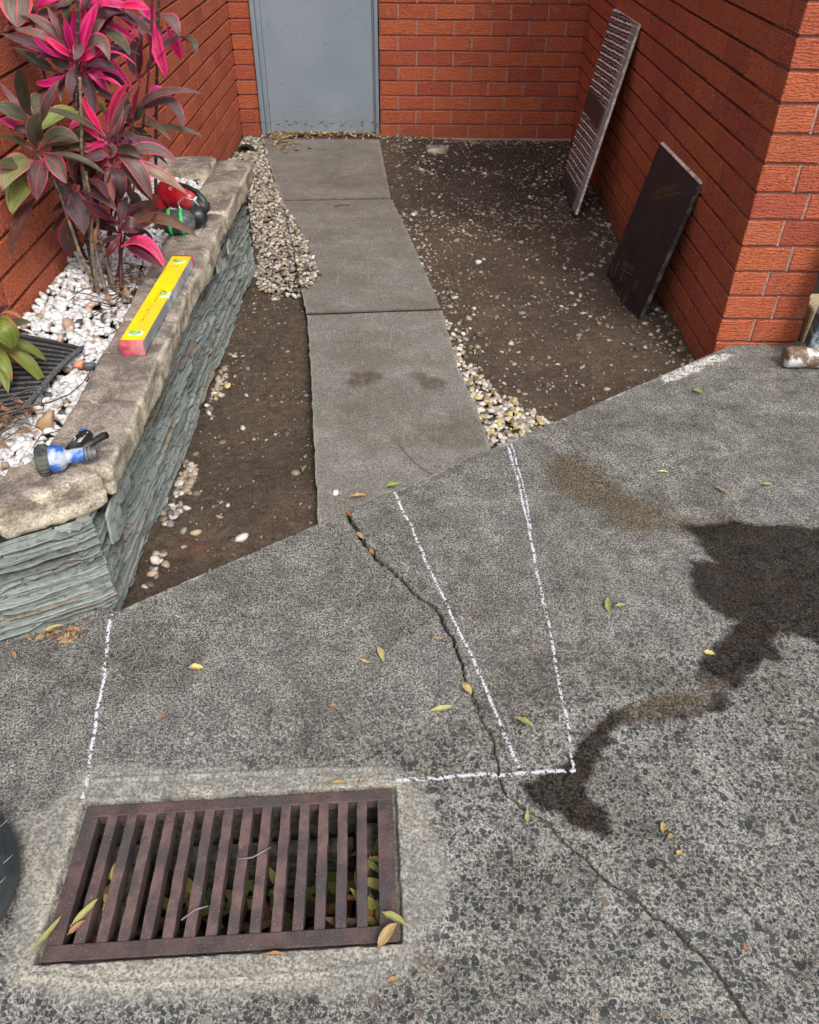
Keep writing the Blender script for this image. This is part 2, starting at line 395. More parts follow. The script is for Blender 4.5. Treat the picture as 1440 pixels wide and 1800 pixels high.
def mat_leaf(name, cen, stripe, marg, mw=.78, rough=.43, vein=.6, spots=None, trans=.12):
    m, nt, b = new_mat(name); g = NT(nt)
    uv = g.n('ShaderNodeUVMap').outputs[0]; su = g.n('ShaderNodeSeparateXYZ'); g.put(su.inputs[0], uv)
    a = g.math('ABSOLUTE', g.math('MULTIPLY_ADD', su.outputs[0], 2, -1)); c = g.coord()
    r = g.rand()
    n1 = g.noise(g.mapping(uv, (14, 1.6, 1)), 1, 4, .55); n2 = g.noise(c, 22, 4, .6)
    col = g.mix(g.mrange(n1, .42, .62), cen, stripe)
    col = g.mix(g.mrange(n2, .4, .7, 0, .5), col, g.mix(1, col, (.55, .6, .6), 'MULTIPLY'))
    col = g.mix(g.mrange(g.math('ADD', a, g.math('MULTIPLY', n2, .16)), mw, mw+.14), col, marg)
    col = g.mix(g.mrange(a, .07, .02, 0, vein), col, marg)
    col = g.mix(g.mrange(su.outputs[1], .25, .02, 0, .75), col, marg)
    col = g.mix(g.mrange(g.math('ADD', su.outputs[1], g.math('MULTIPLY', n2, .1)), .97, 1.03, 0, .85), col, (.16, .09, .05)); col = g.mix(g.mrange(g.noise(c, 70, 4, .7), .58, .72, 0, .3), col, (.3, .24, .2))
    if spots: col = g.mix(g.mrange(g.noise(c, 45, 4, .6), .58, .66, 0, .8), col, spots)
    hsv = g.n('ShaderNodeHueSaturation'); g.put(hsv.inputs['Color'], col); g.put(hsv.inputs['Value'], g.math('MULTIPLY_ADD', r, .5, .75)); g.put(hsv.inputs['Hue'], g.math('MULTIPLY_ADD', r, .03, .485))
    g.put(b.inputs['Base Color'], hsv.outputs[0]); g.put(b.inputs['Roughness'], g.mrange(n2, .3, .7, rough-.06, rough+.14))
    vb = g.n('ShaderNodeTexWave', bands_direction='X'); g.put(vb.inputs[0], uv); vb.inputs['Scale'].default_value = 5.5; vb.inputs['Distortion'].default_value = .6
    g.put(b.inputs['Normal'], g.bump(vb.outputs[1], .35, .0015))
    tr = g.n('ShaderNodeBsdfTranslucent'); g.put(tr.inputs[0], hsv.outputs[0])
    mx = g.n('ShaderNodeMixShader'); mx.inputs[0].default_value = trans
    out = nt.nodes['Material Output']; nt.links.new(b.outputs[0], mx.inputs[1]); nt.links.new(tr.outputs[0], mx.inputs[2]); nt.links.new(mx.outputs[0], out.inputs[0])
    return m

def mat_grate(k=1.0):
    m, nt, b = new_mat('rusty_cast_iron'); g = NT(nt); c = g.coord()
    fine = g.noise(c, 340, 4, .7); n1 = g.noise(c, 24, 5, .6); n2 = g.noise(c, 7, 3, .5)
    col = g.mix(g.mrange(n1, .35, .65), (.05*k, .037*k, .038*k), (.12*k, .072*k, .066*k))
    col = g.mix(g.math('MULTIPLY', g.mrange(fine, .45, .75), .5), col, (.15, .10, .088))
    col = g.mix(g.mrange(n2, .45, .6, 0, .7), col, (.05, .047, .05))
    col = g.mix(g.mrange(g.noise(c, 420, 2, .6), .64, .7, 0, .7), col, (.32, .28, .25))
    g.put(b.inputs['Base Color'], col); b.inputs['Roughness'].default_value = .66; b.inputs['Metallic'].default_value = .15
    g.put(b.inputs['Normal'], g.bump(g.math('ADD', fine, n1), .6, .0012))
    return m

def mat_door():
    m, nt, b = new_mat('blue_grey_paint'); g = NT(nt); c = g.coord()
    n1 = g.noise(c, 3, 4, .5); fine = g.noise(c, 500, 3, .6); n2 = g.noise(c, 30, 4, .6)
    geo = g.n('ShaderNodeNewGeometry').outputs['Position']; sx = g.n('ShaderNodeSeparateXYZ'); g.put(sx.inputs[0], geo)
    col = g.mix(g.mrange(n1, .3, .7), (.20, .25, .295), (.235, .285, .335))
    chips = g.noise(g.mapping(c, (34, 34, 95)), 1, 4, .7)
    zone = g.math('MULTIPLY', g.mrange(sx.outputs[2], -.105, -.09), g.mrange(sx.outputs[2], -.045, -.06))
    col = g.mix(g.math('MULTIPLY', g.mrange(chips, .57, .6), zone), col, (.045, .035, .03))
    col = g.mix(g.math('MULTIPLY', g.mrange(sx.outputs[2], .1, -.1, 0, .35), g.mrange(n2, .4, .6)), col, (.2, .18, .15))
    col = g.mix(g.math('MULTIPLY', g.mrange(g.noise(c, 60, 2, .5), .72, .74), .8), col, (.09, .07, .06))
    g.put(b.inputs['Base Color'], col); b.inputs['Roughness'].default_value = .38
    g.put(b.inputs['Normal'], g.bump(g.math('ADD', fine, g.math('MULTIPLY', n1, 6)), .12, .001))
    return m

def mat_ply_scratched():
    m, nt, b = new_mat('scratched_formply'); g = NT(nt); uv = g.n('ShaderNodeUVMap').outputs[0]; c = g.coord()
    su = g.n('ShaderNodeSeparateXYZ'); g.put(su.inputs[0], uv)     # u across 0..1, v along 0 (bottom)..1 (top)
    def waves(sc, rot, dist, lo, hi, seed):
        wv = g.n('ShaderNodeTexWave', bands_direction='Y', wave_profile='SIN'); g.put(wv.inputs[0], g.mapping(uv, (1, 1, 1), (0, 0, rot), (seed, seed*.7, 0)))
        wv.inputs['Scale'].default_value = sc; wv.inputs['Distortion'].default_value = dist; wv.inputs['Detail'].default_value = 3; wv.inputs['Detail Scale'].default_value = 1.6
        return g.mrange(wv.outputs[1], lo, hi)
    ln = g.math('MAXIMUM', waves(8.4, -.03, 1.5, .80, .95, 0), g.math('MULTIPLY', waves(8.4, -.03, 3.2, .96, .99, .4), .5))
    brk = g.noise(g.mapping(uv, (5, 22, 1)), 1, 3, .6); ln = g.math('MULTIPLY', ln, g.mrange(brk, .33, .42, .15, 1))
    v = su.outputs[1]; u = su.outputs[0]
    clear = g.math('MULTIPLY', g.mrange(v, .42, .45), g.mrange(v, .58, .55))
    edge = g.mrange(u, .74, .9)
    haze = g.noise(g.mapping(uv, (26, 2.5, 1)), 1, 4, .6)
    ln = g.math('MULTIPLY', ln, g.math('SUBTRACT', 1, clear)); ln = g.math('MULTIPLY', ln, g.mrange(v, .07, .12)); ln = g.math('MULTIPLY', ln, g.mrange(u, .95, .75, .3, 1))
    col = g.mix(g.mrange(g.noise(c, 20, 4), .3, .7), (.02, .013, .013), (.042, .03, .03))
    col = g.mix(g.math('MULTIPLY', edge, g.mrange(haze, .4, .6, .25, .95)), col, (.36, .4, .46))
    col = g.mix(g.math('MULTIPLY', g.math('SUBTRACT', 1, clear), g.mrange(g.noise(uv, 60, 4, .7), .5, .68, 0, .4)), col, (.2, .2, .21))
    col = g.mix(g.math('MULTIPLY', ln, g.mrange(g.noise(c, 60, 3), .33, .45)), col, (.95, .93, .9))
    g.put(b.inputs['Base Color'], col); b.inputs['Roughness'].default_value = .5
    return m
def mat_ply_dark():
    m, nt, b = new_mat('brown_black_formply'); g = NT(nt); uv = g.n('ShaderNodeUVMap').outputs[0]; c = g.coord()
    su = g.n('ShaderNodeSeparateXYZ'); g.put(su.inputs[0], uv)
    col = g.mix(g.mrange(g.noise(c, 14, 5), .3, .7), (.012, .008, .009), (.026, .019, .02))
    lo = g.math('MAXIMUM', g.mrange(su.outputs[1], .3, .0), g.mrange(su.outputs[0], .12, .0, 0, .6))
    sm = g.noise(g.mapping(uv, (16, 5, 1), (0, 0, .4)), 1, 5, .65)
    col = g.mix(g.math('MULTIPLY', lo, g.mrange(sm, .52, .62, 0, .75)), col, (.16, .17, .175))
    col = g.mix(g.mrange(g.noise(c, 90, 1), .76, .78, 0, .7), col, (.3, .3, .3))
    sc = g.noise(g.mapping(uv, (9, 46, 1), (0, 0, .9)), 1, 2, .5)
    col = g.mix(g.math('MULTIPLY', g.mrange(g.math('ABSOLUTE', g.math('SUBTRACT', sc, .5)), .008, .003), .2), col, (.2, .18, .17))
    g.put(b.inputs['Base Color'], col); b.inputs['Roughness'].default_value = .5; b.inputs['Specular IOR Level'].default_value = .25
    return m

M = {}
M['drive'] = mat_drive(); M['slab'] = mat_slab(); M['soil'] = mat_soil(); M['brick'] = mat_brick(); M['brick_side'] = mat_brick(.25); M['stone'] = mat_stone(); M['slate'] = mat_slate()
M['pebble'] = mat_pebble('pebbles'); M['white_pebble'] = mat_pebble('white_marble_pebbles', .6, .4)
M['mortar'] = plain('pink_grey_mortar', (.33, .19, .155), .95, nscale=200, namt=.3, bstr=.5)
M['mortar_red'] = plain('brick_red_mortar', (.30, .09, .06), .95, nscale=200, namt=.3, bstr=.5)
M['mortar_deep'] = plain('deep_raked_mortar', (.10, .035, .026), .95, nscale=200, namt=.3, bstr=.5)
M['mortar_dark'] = plain('raked_joint_mortar', (.22, .09, .07), .95, nscale=200, namt=.3, bstr=.5)
M['grate'] = mat_grate(1.3); M['grate_frame'] = mat_grate(.9); M['door'] = mat_door(); M['ply1'] = mat_ply_scratched(); M['ply2'] = mat_ply_dark()
M['plyedge'] = plain('plywood_edge', (.8, .76, .66), .8, nscale=120, namt=.25, dirt=(.2, .17, .13), dirtamt=.6)
M['plyedge2'] = plain('dirty_plywood_edge', (.035, .03, .028), .8, nscale=160, namt=.5, dirt=(.16, .14, .125), dirtamt=.7)
M['gold'] = plain('faded_gold_print', (.15, .095, .035), .6, nscale=160, namt=.5)
M['pit'] = plain('pit_concrete', (.10, .09, .075), .95, nscale=50, namt=.5, bstr=.6, bdist=.004)
M['dirtdark'] = plain('dark_mould_and_backing', (.02, .015, .01), .95, nscale=90, namt=.6, bstr=.8, bdist=.01)
M['chalk'] = plain('chalk', (.6, .62, .67), .98, nscale=400, namt=.12, bstr=.4)
M['rubber'] = plain('black_rubber', (.028, .036, .04), .55, nscale=50, namt=.2, bstr=.15, dirt=(.06, .07, .07), dirtamt=.6)
M['whisker'] = plain('dusty_rubber_whisker', (.2, .18, .18), .7, bstr=0)
M['blackp'] = plain('black_plastic', (.018, .02, .022), .42, nscale=90, namt=.3, dirt=(.10, .11, .11), dirtamt=.5)
M['greyp'] = plain('scuffed_grey_plastic', (.06, .07, .075), .4, nscale=90, namt=.3, dirt=(.2, .21, .2), dirtamt=.5)
M['green'] = plain('bright_green_plastic', (.02, .55, .14), .4, nscale=60, namt=.1, bstr=0)
M['red'] = plain('glossy_red_plastic', (.42, .012, .022), .3, nscale=40, namt=.15, bstr=.05, dirt=(.6, .12, .14), dirtamt=.45)
M['steel'] = plain('dull_steel', (.45, .45, .44), .4, metal=.8, nscale=80, namt=.2)
M['blue'] = plain('worn_blue_paint', (.02, .13, .5), .45, nscale=150, namt=.3, dirt=(.5, .55, .6), dirtamt=.8)
M['bezel'] = plain('dusty_black_plastic', (.04, .045, .042), .7, nscale=120, namt=.4, dirt=(.16, .16, .13), dirtamt=.5)
M['yellow'] = plain('yellow_level_paint', (.92, .72, .006), .42, nscale=25, namt=.05, bstr=.03, dirt=(.62, .45, .05), dirtamt=.5)
M['alu'] = plain('milled_aluminium', (.5, .53, .56), .45, metal=.2, nscale=22, namt=.3, dirt=(.2, .22, .24), dirtamt=.8)
M['pinkcap'] = plain('pink_red_rubber_cap', (.55, .055, .09), .5, nscale=40, namt=.2, dirt=(.62, .28, .3), dirtamt=.8)
M['vial'] = plain('vial_green', (.22, .5, .06), .15, bstr=0)
M['vialblue'] = plain('vial_pale_blue', (.3, .5, .52), .15, bstr=0)
M['whitep'] = plain('off_white_plastic', (.72, .74, .66), .4, bstr=0)
M['ink'] = plain('worn_black_ink', (.06, .045, .01), .6, nscale=300, namt=.5, dirt=(.7, .53, .02), dirtamt=.9)
M['mat_rib'] = plain('black_carpet_rib', (.009, .0095, .011), .98, nscale=300, namt=.7, bstr=1, bdist=.003)
M['mat_base'] = plain('grey_mat_backing', (.10, .105, .11), .95, nscale=260, namt=.6, bstr=.8, bdist=.002)
M['twig'] = plain('dry_twig', (.12, .085, .062), .85, nscale=140, namt=.4)
M['stem'] = plain('tan_ringed_stem', (.21, .165, .115), .8, nscale=90, namt=.4, dirt=(.09, .07, .06), dirtamt=.6)
M['stemring'] = plain('dark_leaf_scar', (.045, .035, .032), .8, nscale=90, namt=.4)
M['stemred'] = plain('dark_red_stem', (.085, .016, .024), .6, nscale=90, namt=.3)
M['cream'] = plain('cream_render', (.47, .40, .24), .9, nscale=130, namt=.25, bstr=.5)
M['dark'] = plain('near_black', (.012, .011, .011), .6)  # doorway panel, and the shade painted inside the small gap
M['toolblue'] = plain('dusty_dark_blue_steel', (.03, .045, .065), .6, nscale=110, namt=.3, dirt=(.42, .48, .5), dirtamt=.75)
M['toolhead'] = plain('plaster_coated_rusty_roller', (.19, .12, .085), .85, nscale=120, namt=.35, dirt=(.6, .61, .6), dirtamt=1.2)
M['lab_white'] = plain('paper_label', (.66, .71, .7), .6, nscale=60, namt=.12, bstr=0)
M['lab_pink'] = plain('pink_label_band', (.75, .12, .22), .6, bstr=0)
M['lab_grey'] = plain('grey_label_print', (.16, .18, .2), .6, bstr=0)
M['sill'] = plain('dark_sill_brick', (.085, .038, .034), .75, nscale=120, namt=.35, bstr=.4)
M['sillm'] = plain('pale_sill_mortar', (.4, .36, .3), .9, bstr=0)
M['litter'] = mat_pebble('leaf_litter', .8, .4)
LM = {
 'p': mat_leaf('leaf_hot_pink', (.85, .02, .2), (.5, .012, .12), (.92, .05, .27), .55, trans=.3),
 'pm': mat_leaf('leaf_pink_edged', (.13, .055, .065), (.7, .02, .17), (.88, .04, .24), .5, trans=.2),
 'm': mat_leaf('leaf_bronze', (.105, .075, .07), (.17, .13, .105), (.55, .05, .14), .84),
 'd': mat_leaf('leaf_purple', (.05, .026, .033), (.09, .05, .055), (.3, .02, .07), .9),  # dark purple; on cluster L it paints leaves standing in shade
 'g': mat_leaf('leaf_olive', (.058, .06, .036), (.105, .11, .06), (.4, .08, .1), .92, vein=.25),
 'y': mat_leaf('leaf_yellow_green', (.13, .19, .035), (.26, .3, .07), (.34, .12, .08), .93, vein=.15),
 'y2': mat_leaf('leaf_tan_bronze', (.17, .12, .085), (.4, .33, .17), (.6, .06, .16), .84),
 'y3': mat_leaf('leaf_green_pink', (.14, .19, .05), (.25, .24, .1), (.5, .14, .18), .85),
 'y4': mat_leaf('leaf_light_green', (.11, .19, .03), (.25, .3, .06), (.3, .16, .05), .93, vein=.1, spots=(.35, .14, .04)),
 'r': mat_leaf('leaf_dark_red', (.06, .016, .018), (.1, .03, .025), (.5, .02, .1), .9),
 'dr': mat_leaf('leaf_brown_red', (.075, .026, .016), (.12, .05, .03), (.2, .04, .04), .93),
 'o': mat_leaf('leaf_dead_orange', (.34, .13, .08), (.42, .2, .1), (.5, .1, .14), .9),
 'o2': mat_leaf('leaf_green_brown', (.16, .15, .04), (.3, .18, .07), (.35, .1, .08), .9),
}
def mat_fallen(name, c1, c2, c3): return mat_leaf(name, c1, c2, c3, .95, .5, .5, spots=c3, trans=.1)
FM = {'green': mat_fallen('fallen_green', (.2, .32, .06), (.3, .42, .12), (.32, .36, .12)),
      'lime': mat_fallen('fallen_lime', (.34, .37, .10), (.50, .50, .2), (.42, .36, .16)),
      'yellow': mat_fallen('fallen_yellow', (.48, .34, .11), (.62, .5, .24), (.3, .17, .07)),
      'orange': mat_fallen('fallen_orange', (.34, .17, .08), (.46, .27, .14), (.3, .13, .05)),
      'tan': mat_fallen('fallen_tan', (.45, .33, .14), (.6, .46, .22), (.25, .16, .07))}

# ---- measured outlines on the ground and plant skeleton, in metres
CR1 = [(-1.249, -4.171), (-1.238, -4.214), (-1.218, -4.252), (-1.201, -4.303), (-1.179, -4.324), (-1.171, -4.358), (-1.128, -4.4), (-1.097, -4.44), (-1.076, -4.478), (-1.044, -4.502), (-1.019, -4.538), (-1.009, -4.577), (-0.991, -4.611), (-0.983, -4.653), (-0.973, -4.685), (-0.97, -4.724), (-0.956, -4.762), (-0.949, -4.798), (-0.938, -4.84), (-0.922, -4.881), (-0.919, -4.92), (-0.918, -4.958), (-0.912, -4.988), (-0.904, -5.006)]
CR2 = [(-0.904, -5.006), (-0.873, -5.034), (-0.844, -5.051), (-0.826, -5.073), (-0.814, -5.095), (-0.775, -5.132), (-0.747, -5.167), (-0.704, -5.196), (-0.686, -5.222), (-0.657, -5.238), (-0.644, -5.26), (-0.619, -5.287), (-0.603, -5.308), (-0.59, -5.341), (-0.573, -5.384), (-0.563, -5.429)]
WET1 = [(-0.376, -4.223), (-0.238, -4.206), (-0.019, -4.221), (0.046, -4.276), (-0.113, -4.656), (-0.188, -4.624), (-0.217, -4.599), (-0.253, -4.59), (-0.278, -4.633), (-0.276, -4.673), (-0.337, -4.69), (-0.371, -4.721), (-0.411, -4.752), (-0.473, -4.759), (-0.453, -4.674), (-0.43, -4.65), (-0.389, -4.616), (-0.332, -4.556), (-0.379, -4.538), (-0.403, -4.483), (-0.416, -4.406), (-0.399, -4.365), (-0.325, -4.354), (-0.36, -4.301)]
WET2 = [(-0.419, -4.759), (-0.516, -4.764), (-0.617, -4.789), (-0.694, -4.825), (-0.757, -4.893), (-0.791, -4.938), (-0.849, -4.963), (-0.879, -4.994), (-0.871, -5.017), (-0.823, -5.051), (-0.79, -5.073), (-0.742, -5.089), (-0.723, -5.068), (-0.731, -5.028), (-0.758, -5.005), (-0.76, -4.981), (-0.72, -4.938), (-0.684, -4.866), (-0.627, -4.836), (-0.532, -4.827), (-0.448, -4.817), (-0.416, -4.788)]
OIL = [(-0.691, -3.906), (-0.592, -3.905), (-0.519, -4.041), (-0.456, -4.117), (-0.391, -4.165), (-0.456, -4.247), (-0.517, -4.258), (-0.578, -4.19), (-0.641, -4.118), (-0.708, -4.043)]
CH1 = [(-1.77, -4.546), (-1.747, -4.665), (-1.726, -4.773), (-1.713, -4.871), (-1.697, -4.961), (-1.69, -5.015)]
CH2 = [(-1.13, -4.085), (-1.094, -4.194), (-1.058, -4.317), (-1.025, -4.429), (-0.989, -4.551), (-0.961, -4.645), (-0.93, -4.739), (-0.903, -4.84), (-0.877, -4.945)]
CH3 = [(-0.797, -3.855), (-0.784, -4.043), (-0.778, -4.238), (-0.776, -4.408), (-0.772, -4.558), (-0.77, -4.692), (-0.77, -4.812), (-0.769, -4.867), (-0.773, -4.945)]
CH4 = [(-0.784, -3.849), (-0.775, -4.043), (-0.77, -4.238)]
CH5 = [(-1.111, -4.974), (-1.043, -4.968), (-0.946, -4.96), (-0.859, -4.955), (-0.769, -4.948)]
PATCH = [(-1.807, -5.055), (-1.723, -4.997), (-1.695, -4.948), (-1.108, -4.94), (-1.055, -5.006), (-1.026, -5.085), (-1.019, -5.178), (-1.04, -5.253), (-1.069, -5.296), (-1.148, -5.346), (-1.365, -5.355), (-1.623, -5.359), (-1.7, -5.339), (-1.724, -5.298), (-1.727, -5.218)]
TROW1 = [(-1.687, -4.975), (-1.432, -4.962), (-1.26, -4.949), (-1.119, -4.946)]
TROW2 = [(-1.672, -5.319), (-1.545, -5.331), (-1.37, -5.324), (-1.229, -5.315), (-1.105, -5.296)]
TROW3 = [(-1.084, -4.989), (-1.072, -5.117), (-1.07, -5.253)]
PAINT = [(-0.246, -3.423), (0.01, -3.269), (0.05, -3.301), (-0.112, -3.422), (-0.259, -3.516)]
